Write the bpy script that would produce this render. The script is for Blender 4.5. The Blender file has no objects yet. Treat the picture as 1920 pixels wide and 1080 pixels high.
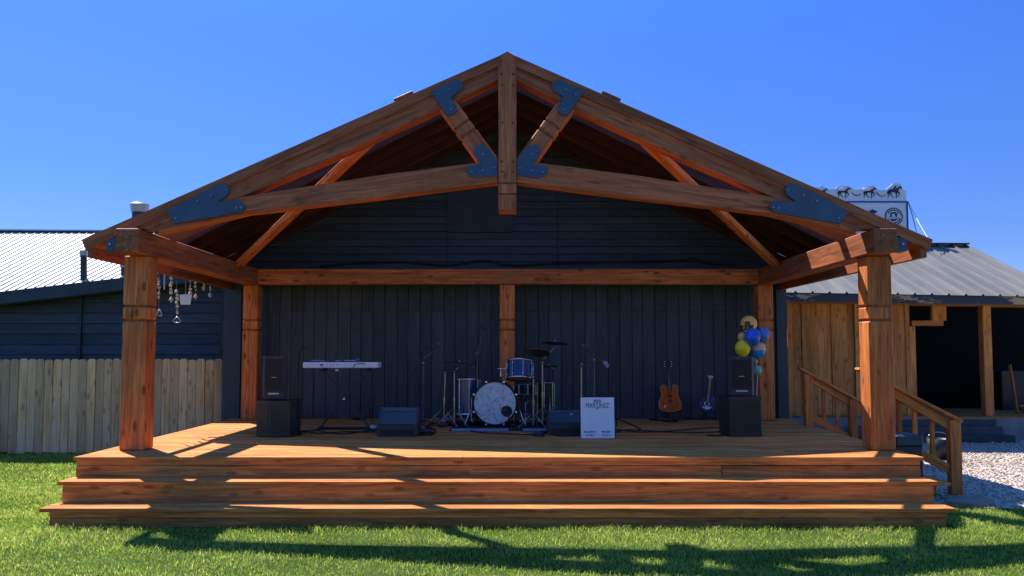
import bpy, math, random
import numpy as np
from mathutils import Vector, Matrix

random.seed(7)
rng = np.random.default_rng(7)
sc = bpy.context.scene
col = sc.collection
rad = math.radians

# ------------------------------------------------------------------ camera
EYE = 1.66
FPX = 1500.0
PITCH = rad(3.36)
CX, CY = 950.0, 660.0 - FPX * math.tan(PITCH)
cam_d = bpy.data.cameras.new("camera")
cam = bpy.data.objects.new("camera", cam_d)
col.objects.link(cam)
cam.location = (0, 0, EYE)
cam.rotation_euler = (rad(90) + PITCH, 0, 0)
cam_d.sensor_width = 36
cam_d.lens = FPX / 1920 * 36
cam_d.shift_x = (960 - CX) / 1920
cam_d.shift_y = (CY - 540) / 1920
cam_d.clip_end = 2000
sc.camera = cam

# ------------------------------------------------------------------ light
KX, KY = 0.45, 0.57                      # shadow drift per metre of height
SUN_EL = math.atan(1 / math.hypot(KX, KY))
w = bpy.data.worlds.new("World"); sc.world = w
w.use_nodes = True
nt = w.node_tree
sky = nt.nodes.new("ShaderNodeTexSky"); sky.sky_type = 'NISHITA'
sky.sun_disc = False
sky.sun_elevation = SUN_EL
sky.sun_rotation = math.atan2(-KX, KY)
sky.altitude = 1500; sky.air_density = 1.0; sky.dust_density = 0.25; sky.ozone_density = 3.0
hsv = nt.nodes.new("ShaderNodeHueSaturation"); hsv.inputs['Saturation'].default_value = 1.0
bg = nt.nodes["Background"]; bg.inputs[1].default_value = 0.14
hsv.inputs['Saturation'].default_value = 1.3
tint = nt.nodes.new("ShaderNodeMix"); tint.data_type = 'RGBA'; tint.blend_type = 'MULTIPLY'; tint.inputs[0].default_value = 1
tc = nt.nodes.new("ShaderNodeTexCoord"); sx = nt.nodes.new("ShaderNodeSeparateXYZ"); nt.links.new(tc.outputs['Generated'], sx.inputs[0])
cr = nt.nodes.new("ShaderNodeValToRGB"); 
for e_, (p_, c_) in zip([cr.color_ramp.elements[0], cr.color_ramp.elements[1], cr.color_ramp.elements.new(.36)], ((.12, (.25, .245, .36)), (.75, (1.45, 1.25, 1.2)), (.36, (.42, .355, .54)))):
    e_.position = p_; e_.color = (*c_, 1)
nt.links.new(sx.outputs['Z'], cr.inputs[0]); nt.links.new(cr.outputs[0], tint.inputs[7])
nt.links.new(sky.outputs[0], hsv.inputs['Color']); nt.links.new(hsv.outputs[0], tint.inputs[6]); nt.links.new(tint.outputs[2], bg.inputs[0])
sun_d = bpy.data.lights.new("sun", 'SUN'); sun_d.energy = 3.45; sun_d.angle = rad(0.5)
sun_d.color = (1.0, 0.95, 0.86)
sun = bpy.data.objects.new("sun", sun_d); col.objects.link(sun)
sun.rotation_euler = Vector((KX, -KY, -1)).to_track_quat('-Z', 'Y').to_euler()
sun.location = (-6, 8, 12)
sc.view_settings.view_transform = 'Standard'
sc.view_settings.look = 'None'
sc.view_settings.exposure = 1.5
sc.view_settings.gamma = 1

# ------------------------------------------------------------------ picture measurement -> metres
ct, st = math.cos(PITCH), math.sin(PITCH)
def ray(px, py):
    a = (px - CX) / FPX; b = (CY - py) / FPX
    return Vector((a, ct - b * st, st + b * ct))
def at(px, py, Y):
    r = ray(px, py); k = Y / r.y
    return Vector((r.x * k, Y, EYE + r.z * k))
def gp(px, py, z):
    r = ray(px, py); k = (z - EYE) / r.z
    return Vector((r.x * k, r.y * k, z))

# ------------------------------------------------------------------ object helpers
def tag(o, label=None, cat=None, group=None, kind=None):
    if label: o['label'] = label
    if cat: o['category'] = cat
    if group: o['group'] = group
    if kind: o['kind'] = kind
    return o
def thing(name, label, cat, loc=(0, 0, 0), rz=0, group=None):
    o = bpy.data.objects.new(name, None); col.objects.link(o)
    o.location = loc; o.rotation_euler = (0, 0, rz); o.empty_display_size = 0.1
    return tag(o, label, cat, group)

class MB:
    """collects shapes; each vertex keeps a grain coordinate (length, width, height) and a tone"""
    def __init__(s, origin=(0, 0, 0)):
        s.v = []; s.f = []; s.g = []; s.t = []; s.sm = []; s.o = Vector(origin)
    def add(s, vs, fs, gs=None, tone=None, smooth=False):
        b = len(s.v)
        off = Vector((random.uniform(0, 60), random.uniform(0, 60), random.uniform(0, 60)))
        tone = random.uniform(0.82, 1.16) if tone is None else tone
        for i, p in enumerate(vs):
            s.v.append(tuple(Vector(p) - s.o))
            g = Vector(gs[i]) if gs else Vector(p)
            s.g.append(tuple(g + off)); s.t.append(tone)
        for f in fs:
            s.f.append([b + i for i in f]); s.sm.append(smooth)
        return s
    def box(s, c, size, R=None, ch=0.0, axis=None, tone=None):
        c = Vector(c); h = [x / 2 for x in size]
        if axis is None: axis = max(range(3), key=lambda i: size[i])
        order = [axis, (axis + 1) % 3, (axis + 2) % 3]
        ch = min(ch, min(h) * 0.6)
        vs, gs, fs = [], [], []
        def put(p):
            q = Vector(p); gs.append((q[order[0]], q[order[1]], q[order[2]]))
            vs.append(c + (R @ q if R else q)); return len(vs) - 1
        if ch <= 0:
            idx = {}
            for x in (-1, 1):
                for y in (-1, 1):
                    for z in (-1, 1): idx[(x, y, z)] = put((x * h[0], y * h[1], z * h[2]))
            I = idx
            fs = [(I[-1,-1,-1],I[-1,-1,1],I[-1,1,1],I[-1,1,-1]),(I[1,-1,-1],I[1,1,-1],I[1,1,1],I[1,-1,1]),
                  (I[-1,-1,-1],I[1,-1,-1],I[1,-1,1],I[-1,-1,1]),(I[-1,1,-1],I[-1,1,1],I[1,1,1],I[1,1,-1]),
                  (I[-1,-1,-1],I[-1,1,-1],I[1,1,-1],I[1,-1,-1]),(I[-1,-1,1],I[1,-1,1],I[1,1,1],I[-1,1,1])]
        else:
            K = {}
            for x in (-1, 1):
                for y in (-1, 1):
                    for z in (-1, 1):
                        sg = (x, y, z)
                        for a in range(3):
                            p = [sg[i] * (h[i] - (0 if i == a else ch)) for i in range(3)]
                            K[(sg, a)] = put(p)
            def quad(l):
                cen = sum((Vector(vs[i]) - c for i in l), Vector()) / len(l)
                n = (Vector(vs[l[1]]) - Vector(vs[l[0]])).cross(Vector(vs[l[2]]) - Vector(vs[l[0]]))
                fs.append(tuple(l) if n.dot(cen) > 0 else tuple(reversed(l)))
            for a in range(3):
                b_, c_ = (a + 1) % 3, (a + 2) % 3
                for sgn in (-1, 1):
                    l = []
                    for (p, q) in ((-1, -1), (1, -1), (1, 1), (-1, 1)):
                        sg = [0, 0, 0]; sg[a] = sgn; sg[b_] = p; sg[c_] = q
                        l.append(K[(tuple(sg), a)])
                    quad(l)
                for p in (-1, 1):
                    for q in (-1, 1):
                        s1 = [0, 0, 0]; s1[a] = -1; s1[b_] = p; s1[c_] = q
                        s2 = list(s1); s2[a] = 1
                        quad([K[(tuple(s1), b_)], K[(tuple(s2), b_)], K[(tuple(s2), c_)], K[(tuple(s1), c_)]])
            for x in (-1, 1):
                for y in (-1, 1):
                    for z in (-1, 1): quad([K[((x, y, z), i)] for i in range(3)])
        return s.add(vs, fs, gs, tone)
    def beam(s, p0, p1, w, h, up=(0, 0, 1), ch=0.0, tone=None, ext=0.0):
        p0, p1 = Vector(p0), Vector(p1); d = p1 - p0; L = d.length + 2 * ext; x = d.normalized()
        y = Vector(up).cross(x).normalized(); z = x.cross(y)
        R = Matrix((x, y, z)).transposed()
        return s.box((p0 + p1) / 2, (L, w, h), R, ch, 0, tone)
    def prism(s, poly, y0, y1, grain=(1, 0), tone=None):
        """poly: list of (x,z); extruded along Y"""
        area = sum(poly[i][0] * poly[(i + 1) % len(poly)][1] - poly[(i + 1) % len(poly)][0] * poly[i][1] for i in range(len(poly)))
        if area < 0: poly = poly[::-1]
        n = len(poly); vs = [(p[0], y0, p[1]) for p in poly] + [(p[0], y1, p[1]) for p in poly]
        g = Vector((grain[0], grain[1])).normalized(); h = Vector((-g.y, g.x))
        gs = [(g.dot(Vector((v[0], v[2]))), h.dot(Vector((v[0], v[2]))), v[1]) for v in vs]
        fs = [tuple(range(n)), tuple(range(2 * n - 1, n - 1, -1))]
        fs += [(i, n + i, n + (i + 1) % n, (i + 1) % n) for i in range(n)]
        return s.add(vs, fs, gs, tone)
    def profile(s, poly, c, R, x0, x1, tone=None):
        """poly (y,z) extruded along local X, then rotated by R and moved to c"""
        n = len(poly); c = Vector(c)
        q = [(x0, p[0], p[1]) for p in poly] + [(x1, p[0], p[1]) for p in poly]
        vs = [c + R @ Vector(p) for p in q]
        fs = [tuple(range(n - 1, -1, -1)), tuple(range(n, 2 * n))]
        fs += [(i, (i + 1) % n, n + (i + 1) % n, n + i) for i in range(n)]
        return s.add(vs, fs, q, tone)
    def cyl(s, p0, p1, r0, r1=None, n=10, caps=True, tone=1.0):
        r1 = r0 if r1 is None else r1
        p0, p1 = Vector(p0), Vector(p1); x = (p1 - p0).normalized()
        a = Vector((0, 0, 1)) if abs(x.z) < .9 else Vector((1, 0, 0))
        u = x.cross(a).normalized(); v = x.cross(u)
        vs = []
        for p, r in ((p0, r0), (p1, r1)):
            for i in range(n):
                t = 2 * math.pi * i / n
                vs.append(p + u * (r * math.cos(t)) + v * (r * math.sin(t)))
        s.add(vs, [(i, i + n, (i + 1) % n + n, (i + 1) % n) for i in range(n)], None, tone, True)
        if caps: s.add(vs, [tuple(range(n)), tuple(range(2 * n - 1, n - 1, -1))], None, tone)
        return s
    def tube(s, pts, r, n=7, tone=1.0):
        pts = [Vector(p) for p in pts]; vs = []; m = len(pts); prev = None
        for i, p in enumerate(pts):
            d = (pts[min(i + 1, m - 1)] - pts[max(i - 1, 0)]).normalized()
            if prev is None:
                a = Vector((0, 0, 1)) if abs(d.z) < .9 else Vector((1, 0, 0)); u = d.cross(a).normalized()
            else: u = (prev - d * prev.dot(d)).normalized()
            prev = u; v = d.cross(u)
            rr = r[i] if isinstance(r, (list, tuple)) else r
            for k in range(n):
                t = 2 * math.pi * k / n; vs.append(p + u * (rr * math.cos(t)) + v * (rr * math.sin(t)))
        fs = [(i * n + k, i * n + (k + 1) % n, (i + 1) * n + (k + 1) % n, (i + 1) * n + k) for i in range(m - 1) for k in range(n)]
        fs += [tuple(range(n - 1, -1, -1)), tuple(range((m - 1) * n, m * n))]
        return s.add(vs, fs, None, tone, True)
    def lathe(s, prof, c, axis=(0, 0, 1), n=32, tone=1.0, sq=None):
        """prof: list of (r, h) along axis"""
        x = Vector(axis).normalized(); c = Vector(c)
        a = Vector((0, 1, 0)) if abs(x.y) < .9 else Vector((1, 0, 0))
        u = x.cross(a).normalized(); v = x.cross(u); vs = []; gs = []
        for r, h in prof:
            for k in range(n):
                t = 2 * math.pi * k / n
                vs.append(c + x * h + u * (r * math.cos(t)) + v * (r * math.sin(t))); gs.append((r * math.cos(t), r * math.sin(t), h))
        m = len(prof)
        fs = [(i * n + k, i * n + (k + 1) % n, (i + 1) * n + (k + 1) % n, (i + 1) * n + k) for i in range(m - 1) for k in range(n)]
        return s.add(vs, fs, gs, tone, True)
    def ball(s, c, r, n=16, m=10, R=None, tone=1.0):
        c = Vector(c); rr = r if isinstance(r, (tuple, list)) else (r, r, r); vs = []
        for i in range(m + 1):
            ph = math.pi * i / m
            for k in range(n):
                t = 2 * math.pi * k / n
                p = Vector((rr[0] * math.sin(ph) * math.cos(t), rr[1] * math.sin(ph) * math.sin(t), rr[2] * math.cos(ph)))
                vs.append(c + (R @ p if R else p))
        fs = [(i * n + k, (i + 1) * n + k, (i + 1) * n + (k + 1) % n, i * n + (k + 1) % n) for i in range(m) for k in range(n)]
        return s.add(vs, fs, None, tone, True)
    def build(s, name, mat, parent=None):
        me = bpy.data.meshes.new(name); me.from_pydata(s.v, [], s.f)
        a = me.attributes.new("gc", 'FLOAT_VECTOR', 'POINT'); a.data.foreach_set('vector', np.array(s.g, dtype=np.float32).ravel())
        t = me.attributes.new("tone", 'FLOAT', 'POINT'); t.data.foreach_set('value', np.array(s.t, dtype=np.float32))
        me.polygons.foreach_set('use_smooth', s.sm)
        me.materials.append(mat); me.update()
        o = bpy.data.objects.new(name, me); col.objects.link(o)
        o.location = s.o
        if parent is not None:
            if parent.type == 'EMPTY' or parent.parent is None:
                base = parent.matrix_basis
            else: base = parent.parent.matrix_basis @ parent.matrix_basis
            o.parent = parent; o.matrix_basis = base.inverted() @ Matrix.Translation(s.o)
        return o
def rotz(a): return Matrix.Rotation(a, 3, 'Z')
def rotx(a): return Matrix.Rotation(a, 3, 'X')
def roty(a): return Matrix.Rotation(a, 3, 'Y')

# ------------------------------------------------------------------ materials
class N:
    def __init__(s, name):
        s.m = bpy.data.materials.new(name); s.m.use_nodes = True
        s.t = s.m.node_tree; s.b = s.t.nodes["Principled BSDF"]
    def n(s, typ, **k):
        nd = s.t.nodes.new(typ)
        for a, b in k.items():
            if a.startswith('i_'): nd.inputs[a[2:].replace('_', ' ')].default_value = b
            else: setattr(nd, a, b)
        return nd
    def l(s, a, b): s.t.links.new(a, b)
    def mix(s, fac, a, b, mode='MIX'):
        m = s.n("ShaderNodeMix", data_type='RGBA', blend_type=mode)
        for sock, val in ((m.inputs[0], fac), (m.inputs[6], a), (m.inputs[7], b)):
            if hasattr(val, 'links'): s.l(val, sock)
            elif isinstance(val, (int, float)): sock.default_value = val
            else: sock.default_value = (*val, 1) if len(val) == 3 else val
        return m.outputs[2]
    def ramp(s, src, pts):
        r = s.n("ShaderNodeValToRGB"); e = r.color_ramp.elements
        while len(e) < len(pts): e.new(0.5)
        for i, (p, c) in enumerate(pts):
            e[i].position = p; c = (c, c, c) if isinstance(c, (int, float)) else c
            e[i].color = (*c, 1)
        s.l(src, r.inputs[0]); return r.outputs[0]
    def coords(s, scale, obj=False):
        if obj:
            a = s.n("ShaderNodeTexCoord").outputs['Object']
        else:
            a = s.n("ShaderNodeAttribute", attribute_name="gc").outputs['Vector']
        m = s.n("ShaderNodeMapping"); m.inputs['Scale'].default_value = scale
        s.l(a, m.inputs[0]); return m.outputs[0]
    def noise(s, vec, scale=1, detail=4, rough=.55, dist=0):
        n = s.n("ShaderNodeTexNoise"); n.inputs['Scale'].default_value = scale; n.inputs['Detail'].default_value = detail
        n.inputs['Roughness'].default_value = rough; n.inputs['Distortion'].default_value = dist
        s.l(vec, n.inputs['Vector']); return n.outputs['Fac']
    def bump(s, h, strength=.3, dist=.01):
        b = s.n("ShaderNodeBump"); b.inputs['Strength'].default_value = strength; b.inputs['Distance'].default_value = dist
        s.l(h, b.inputs['Height']); s.l(b.outputs[0], s.b.inputs['Normal'])
    def tone(s): return s.n("ShaderNodeAttribute", attribute_name="tone").outputs['Fac']

def wood(name, dark, light, rough=.6, knots=.5, crack=.5, grey=None, bump=.35, stretch=1.0, spec=.3):
    k = N(name)
    v1 = k.coords((1.1 * stretch, 17, 17)); g1 = k.noise(v1, 1, 6, .62, 1.2)
    v2 = k.coords((2.5 * stretch, 55, 55)); g2 = k.noise(v2, 1, 4, .6, .3)
    v3 = k.coords((0.7, 1.6, 1.6)); g3 = k.noise(v3, 1, 3, .5)
    c = k.ramp(g1, [(.34, dark), (.64, light)])
    c = k.mix(.55, c, k.ramp(g2, [(.3, (.5, .46, .42)), (.62, (1.12, 1.1, 1.08))]), 'MULTIPLY')
    c = k.mix(.6, c, k.ramp(g3, [(.3, (.62, .56, .52)), (.7, (1.18, 1.16, 1.12))]), 'MULTIPLY')
    if grey:
        vg = k.coords((.9, 5, 5)); c = k.mix(k.ramp(k.noise(vg, 1, 5, .6), [(.4, 0), (.62, .8)]), c, grey)
    if knots:
        vk = k.coords((3.4, 8.5, 8.5)); vo = k.n("ShaderNodeTexVoronoi"); vo.inputs['Scale'].default_value = 1
        k.l(vk, vo.inputs['Vector'])
        c = k.mix(k.ramp(vo.outputs['Distance'], [(.12, knots), (.25, 0)]), c, (dark[0] * .22, dark[1] * .18, dark[2] * .16))
    if crack:
        vc = k.coords((.8, 16, 16)); gcr = k.noise(vc, 1, 2, .5, .4)
        ln = k.ramp(gcr, [(.489, 0), (.5, crack), (.511, 0)])
        vm = k.coords((.9, 2.3, 2.3)); mk = k.ramp(k.noise(vm, 1, 2), [(.52, 0), (.6, 1)])
        mm = k.mix(1.0, ln, mk, 'MULTIPLY')
        c = k.mix(mm, c, (.012, .007, .005))
    c = k.mix(1.0, c, k.tone(), 'MULTIPLY')
    k.l(c, k.b.inputs['Base Color'])
    k.l(k.ramp(g2, [(.2, rough + .15), (.8, rough - .1)]), k.b.inputs['Roughness'])
    k.b.inputs['Specular IOR Level'].default_value = spec
    k.bump(k.mix(.5, g1, g2), bump, .006)
    return k.m
def paint(name, c, rough=.5, var=.25, spec=.4, metal=0, bump=.0, bscale=30, vs=3.0):
    k = N(name)
    v = k.coords((vs, vs, vs)); g = k.noise(v, 1, 5, .6)
    cc = k.mix(1.0, c, k.ramp(g, [(.25, 1 - var), (.75, 1 + var)]), 'MULTIPLY')
    cc = k.mix(1.0, cc, k.tone(), 'MULTIPLY')
    k.l(cc, k.b.inputs['Base Color']); k.b.inputs['Specular IOR Level'].default_value = spec
    k.l(k.ramp(g, [(.2, max(rough - .08, .03)), (.8, min(rough + .1, 1))]), k.b.inputs['Roughness'])
    k.b.inputs['Metallic'].default_value = metal
    if bump:
        v2 = k.coords((bscale,) * 3); k.bump(k.noise(v2, 1, 3), bump, .003)
    return k.m

M = {}
M['post'] = wood('post_wood', (.40, .105, .026), (.80, .26, .066), knots=.75, crack=.75)
M['truss'] = wood('truss_wood', (.33, .092, .034), (.66, .192, .072), knots=.4, crack=.75)
M['dark'] = wood('dark_stained_roof_wood', (.05, .016, .011), (.12, .037, .02), knots=.3, crack=.4)
M['beam'] = wood('beam_wood', (.21, .062, .024), (.47, .15, .052), knots=.25, crack=.6)
M['deck'] = wood('deck_wood', (.46, .12, .032), (.88, .375, .115), knots=.25, crack=.3, rough=.75, spec=.12)
M['riser'] = wood('riser_wood', (.38, .12, .03), (.82, .33, .085), knots=.5, crack=.6)
M['rail'] = wood('rail_wood', (.38, .10, .02), (.70, .25, .06), knots=.4, crack=.3)
M['fence'] = wood('fence_wood', (.58, .33, .14), (.86, .55, .27), knots=.45, crack=.4, grey=(.66, .46, .27), rough=.85, spec=.1)
M['barn'] = wood('barn_board_wood', (.44, .17, .045), (.72, .32, .095), knots=.5, crack=.4, rough=.8)
M['navy'] = paint('navy_black_wall_paint', (.030, .042, .055), .55, .35, .3, bump=.5, bscale=40)
M['navy2'] = paint('navy_black_trim_paint', (.032, .045, .058), .5, .3, .35, bump=.3)
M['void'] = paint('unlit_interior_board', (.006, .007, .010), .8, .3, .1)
M['navyold'] = wood('dark_painted_siding', (.032, .044, .056), (.052, .070, .088), knots=0, crack=.6, rough=.5, spec=.4)
M['steel'] = paint('black_steel_plate', (.048, .085, .15), .45, .3, .5, bump=.2)
M['bolt'] = paint('bolt_steel', (.16, .19, .24), .3, .2, .5, .6)
M['black'] = paint('black_plastic', (.012, .014, .017), .5, .2, .4)
M['grille'] = paint('speaker_grille', (.015, .014, .012), .6, .3, .4, bump=.8, bscale=260)
M['cab'] = paint('speaker_cabinet', (.028, .028, .027), .45, .2, .45, bump=.4, bscale=150)
M['silver'] = paint('silver_plastic', (.45, .47, .5), .35, .1, .5)
M['chrome'] = paint('chrome', (.6, .6, .6), .18, .1, .5, 1.0)
M['dchrome'] = paint('worn_chrome', (.33, .31, .28), .3, .2, .5, 1.0)
M['bronze'] = paint('cymbal_bronze', (.16, .11, .06), .38, .3, .5, .9)
M['boom'] = paint('dark_grey_tube', (.10, .11, .12), .35, .2, .5, .5)
M['cable'] = paint('cable_rubber', (.010, .011, .013), .5, .1, .4)
M['white'] = paint('white_board', (.72, .76, .80), .5, .06, .3)
M['ink'] = paint('black_ink', (.03, .035, .05), .6, .1, .3)
M['inkblue'] = paint('navy_ink', (.02, .03, .09), .6, .1, .3)
M['blueline'] = paint('blue_border_paint', (.03, .07, .32), .5, .1, .3)
M['galv'] = paint('galvanised_metal', (.42, .43, .44), .4, .2, .5, .7)
M['stone'] = paint('stone_slab', (.28, .22, .17), .9, .3, .2, bump=.8, bscale=20)
M['concrete'] = paint('concrete', (.20, .21, .22), .9, .3, .2, bump=.6, bscale=14)
M['concrete_dark'] = paint('dark_stone_steps', (.055, .062, .068), .85, .35, .25, bump=.8, bscale=14)
# ------------------------------------------------------------------ ground
DZ = 0.59                                   # deck height
YD, Y2, Y3 = 8.23, 7.96, 7.66               # front edges of deck and two treads
Z2, Z3 = at(950, 903, Y2).z, at(950, 953.5, Y3).z

XL, XR = -4.42, 4.25
YW = 13.12                                  # stage house wall

def sheet(name, pts, mat, z, kind='structure'):
    me = bpy.data.meshes.new(name); me.from_pydata([(x, y, z) for x, y in pts], [], [tuple(range(len(pts)))])
    me.materials.append(mat); o = bpy.data.objects.new(name, me); col.objects.link(o); return tag(o, kind=kind)

k = N('lawn_soil')
v = k.coords((1, 1, 1), True)
c = k.ramp(k.noise(v, 1.3, 6, .6), [(.3, (.035, .06, .014)), (.7, (.075, .115, .028))])
c = k.mix(.5, c, k.ramp(k.noise(v, 60, 4, .7), [(.3, (.4, .4, .3)), (.7, (1.3, 1.3, 1.1))]), 'MULTIPLY')
k.l(c, k.b.inputs['Base Color']); k.b.inputs['Roughness'].default_value = .95; k.b.inputs['Specular IOR Level'].default_value = .1
k.bump(k.noise(v, 45, 4), .8, .03)
lawn = sheet('lawn', [(-300, -300), (300, -300), (300, 500), (-300, 500)], k.m, 0)

k = N('gravel')
v = k.coords((1, 1, 1), True)
vo = k.n("ShaderNodeTexVoronoi"); vo.inputs['Scale'].default_value = 42; k.l(v, vo.inputs['Vector'])
c = k.mix(.75, k.ramp(vo.outputs['Distance'], [(.1, (.62, .49, .385)), (.7, (.26, .20, .155))]), vo.outputs['Color'], 'SOFT_LIGHT')
c = k.mix(.6, c, k.ramp(k.noise(v, .9, 5), [(.35, (.7, .66, .62)), (.65, (1.25, 1.2, 1.12))]), 'MULTIPLY')
bw = k.n("ShaderNodeHueSaturation"); bw.inputs['Saturation'].default_value = .45; k.l(c, bw.inputs['Color'])
k.l(bw.outputs[0], k.b.inputs['Base Color']); k.b.inputs['Roughness'].default_value = .95
k.bump(vo.outputs['Distance'], -.9, .02)
GRV = k.m
gpts = [(4.28, 8.85), (4.9, 8.62), (5.6, 8.5), (6.4, 8.2), (7.4, 8.0), (9, 7.9), (30, 7.6), (30, 40), (4.28, 40)]
sheet('gravel_yard', gpts, GRV, .012)

# pebbles lying on the gravel (stuff)
def in_gravel(x, y):
    e = np.interp(x, [4.28, 4.9, 5.6, 6.4, 7.4, 9, 30], [8.85, 8.62, 8.5, 8.2, 8.0, 7.9, 7.6])
    return (x > 4.32) & (y > e)
def rand_mesh(name, n, make, mat, attr=None):
    V, F, T = make(n)
    me = bpy.data.meshes.new(name)
    me.vertices.add(len(V)); me.vertices.foreach_set('co', V.astype(np.float32).ravel())
    k_ = F.shape[1]; me.loops.add(F.size); me.loops.foreach_set('vertex_index', F.astype(np.int32).ravel())
    me.polygons.add(len(F)); me.polygons.foreach_set('loop_start', np.arange(0, F.size, k_, dtype=np.int32))
    me.polygons.foreach_set('loop_total', np.full(len(F), k_, dtype=np.int32))
    a = me.attributes.new('tone', 'FLOAT', 'POINT'); a.data.foreach_set('value', T.astype(np.float32))
    me.update(calc_edges=True); me.materials.append(mat)
    o = bpy.data.objects.new(name, me); col.objects.link(o); return tag(o, kind='stuff')
def pebbles(n):
    X = rng.uniform(4.3, 11.5, n * 2); Y = rng.uniform(7.6, 15.5, n * 2); ok = in_gravel(X, Y); X, Y = X[ok][:n], Y[ok][:n]; n = len(X)
    r = rng.uniform(.008, .02, n) * np.where(rng.random(n) < .06, 1.8, 1)
    base = np.array([(1,0,0),(0,1,0),(-1,0,0),(0,-1,0),(0,0,1),(0,0,-1)], float)
    P = base[None] * rng.uniform(.6, 1.2, (n, 6, 1)) * r[:, None, None]; P[:, :, 2] *= .6
    a = rng.uniform(0, 6.3, n); ca, sa = np.cos(a), np.sin(a)
    x = P[:, :, 0] * ca[:, None] - P[:, :, 1] * sa[:, None]; y = P[:, :, 0] * sa[:, None] + P[:, :, 1] * ca[:, None]
    V = np.stack([x + X[:, None], y + Y[:, None], P[:, :, 2] + .014 + .3 * r[:, None]], -1).reshape(-1, 3)
    f = np.array([(0,1,4),(1,2,4),(2,3,4),(3,0,4),(1,0,5),(2,1,5),(3,2,5),(0,3,5)])
    F = (f[None] + 6 * np.arange(n)[:, None, None]).reshape(-1, 3)
    return V, F, np.repeat(rng.uniform(.45, 1.35, n), 6)
k = N('pebble'); t = k.tone()
k.l(k.mix(1.0, (.58, .43, .32), t, 'MULTIPLY'), k.b.inputs['Base Color']); k.b.inputs['Roughness'].default_value = .9
tag(rand_mesh('gravel_stones', 26000, pebbles, k.m), 'loose pale gravel stones covering the yard right of the stage', 'gravel')

# grass blades (stuff)
def blades(n_near):
    regs = [(-5.2, 5.6, 4.3, 7.75, 76000, .82), (-8.3, -4.42, 7.0, 10.2, 40000, 1.1), (-11, -4.42, 10.2, 13.1, 22000, 1.6),
            (-6.5, -4.2, 5.0, 7.8, 18000, .95), (4.2, 8.5, 5.6, 8.9, 28000, 1.0)]
    Xs, Ys, S = [], [], []
    for x0, x1, y0, y1, n, s in regs:
        X = rng.uniform(x0, x1, n * 2); Y = rng.uniform(y0, y1, n * 2)
        Xs.append(X); Ys.append(Y); S.append(np.full(n * 2, s))
    X, Y, S = map(np.concatenate, (Xs, Ys, S))
    ok = ~in_gravel(X + rng.normal(0, .04, len(X)), Y + rng.normal(0, .04, len(X)))
    ok &= ~((X > XL + .02) & (X < XR) & (Y > Y3 - .02))
    # patchy density
    dens = .5 + .25 * np.sin(X * 1.7 + 1.3 * np.sin(Y * 2.1)) + .25 * np.sin(Y * 2.7 + X * .9)
    ok &= rng.random(len(X)) < (.78 + .22 * dens)
    X, Y, S = X[ok], Y[ok], S[ok]; n = len(X)
    patch = .5 + .3 * np.sin(X * 2.3 + 2 * np.sin(Y * 1.9)) * np.sin(Y * 3.1 + 1.4 * np.sin(X * 1.1)) + .25 * np.sin(X * 9.1 + 3 * np.sin(Y * 5.3)) * np.sin(Y * 8.3 + 2 * np.sin(X * 4.1)) + rng.normal(0, .12, n)
    patch = np.clip(patch, 0, 1.1)
    tall = np.where((Y > Y3 - .22) & (Y < Y3) & (X > XL) & (X < XR), 1.5, 1.0)
    h = rng.uniform(.016, .042, n) * (.6 + .75 * patch) * tall * (.8 + .25 * S); wd = rng.uniform(.0022, .0042, n) * S
    a = rng.uniform(0, 2 * np.pi, n); lean = rng.uniform(.15, 1.0, n); la = a + rng.normal(0, 1.0, n) + 1.2
    dx, dy = np.cos(a), np.sin(a); lx, ly = np.cos(la), np.sin(la)
    def pt(f, wv, side):
        off = lean * f * f * h
        return np.stack([X + dx * wv * side + lx * off, Y + dy * wv * side + ly * off, h * f * (1 - .25 * lean * f)], -1)
    V = np.stack([pt(0, wd, -1), pt(0, wd, 1), pt(.55, wd * .85, 1), pt(.55, wd * .85, -1), pt(1, wd * .12, 1), pt(1, wd * .12, -1)], 1).reshape(-1, 3)
    f = np.array([(0, 1, 2, 3), (3, 2, 4, 5)])
    F = (f[None] + 6 * np.arange(n)[:, None, None]).reshape(-1, 4)
    T = np.repeat(np.clip(rng.normal(.50, .22, n) + .45 * (patch - .5), 0, 1), 6)
    return V, F, T
k = N('grass_blade')
c = k.ramp(k.tone(), [(0, (.06, .11, .016)), (.42, (.15, .21, .032)), (.75, (.27, .31, .065)), (1, (.46, .41, .18))])
c = k.mix(1.0, c, (1.62, 1.72, 1.35), 'MULTIPLY')
k.l(c, k.b.inputs['Base Color']); k.b.inputs['Roughness'].default_value = .5; k.b.inputs['Specular IOR Level'].default_value = .35
tr = k.n("ShaderNodeBsdfTranslucent"); k.l(c, tr.inputs[0]); ms = k.n("ShaderNodeMixShader"); ms.inputs[0].default_value = .55
out = k.t.nodes["Material Output"]; k.l(k.b.outputs[0], ms.inputs[1]); k.l(tr.outputs[0], ms.inputs[2]); k.l(ms.outputs[0], out.inputs[0])
tag(rand_mesh('grass', 1, blades, k.m), 'short mown green lawn grass in front and left of the stage', 'grass')

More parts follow.
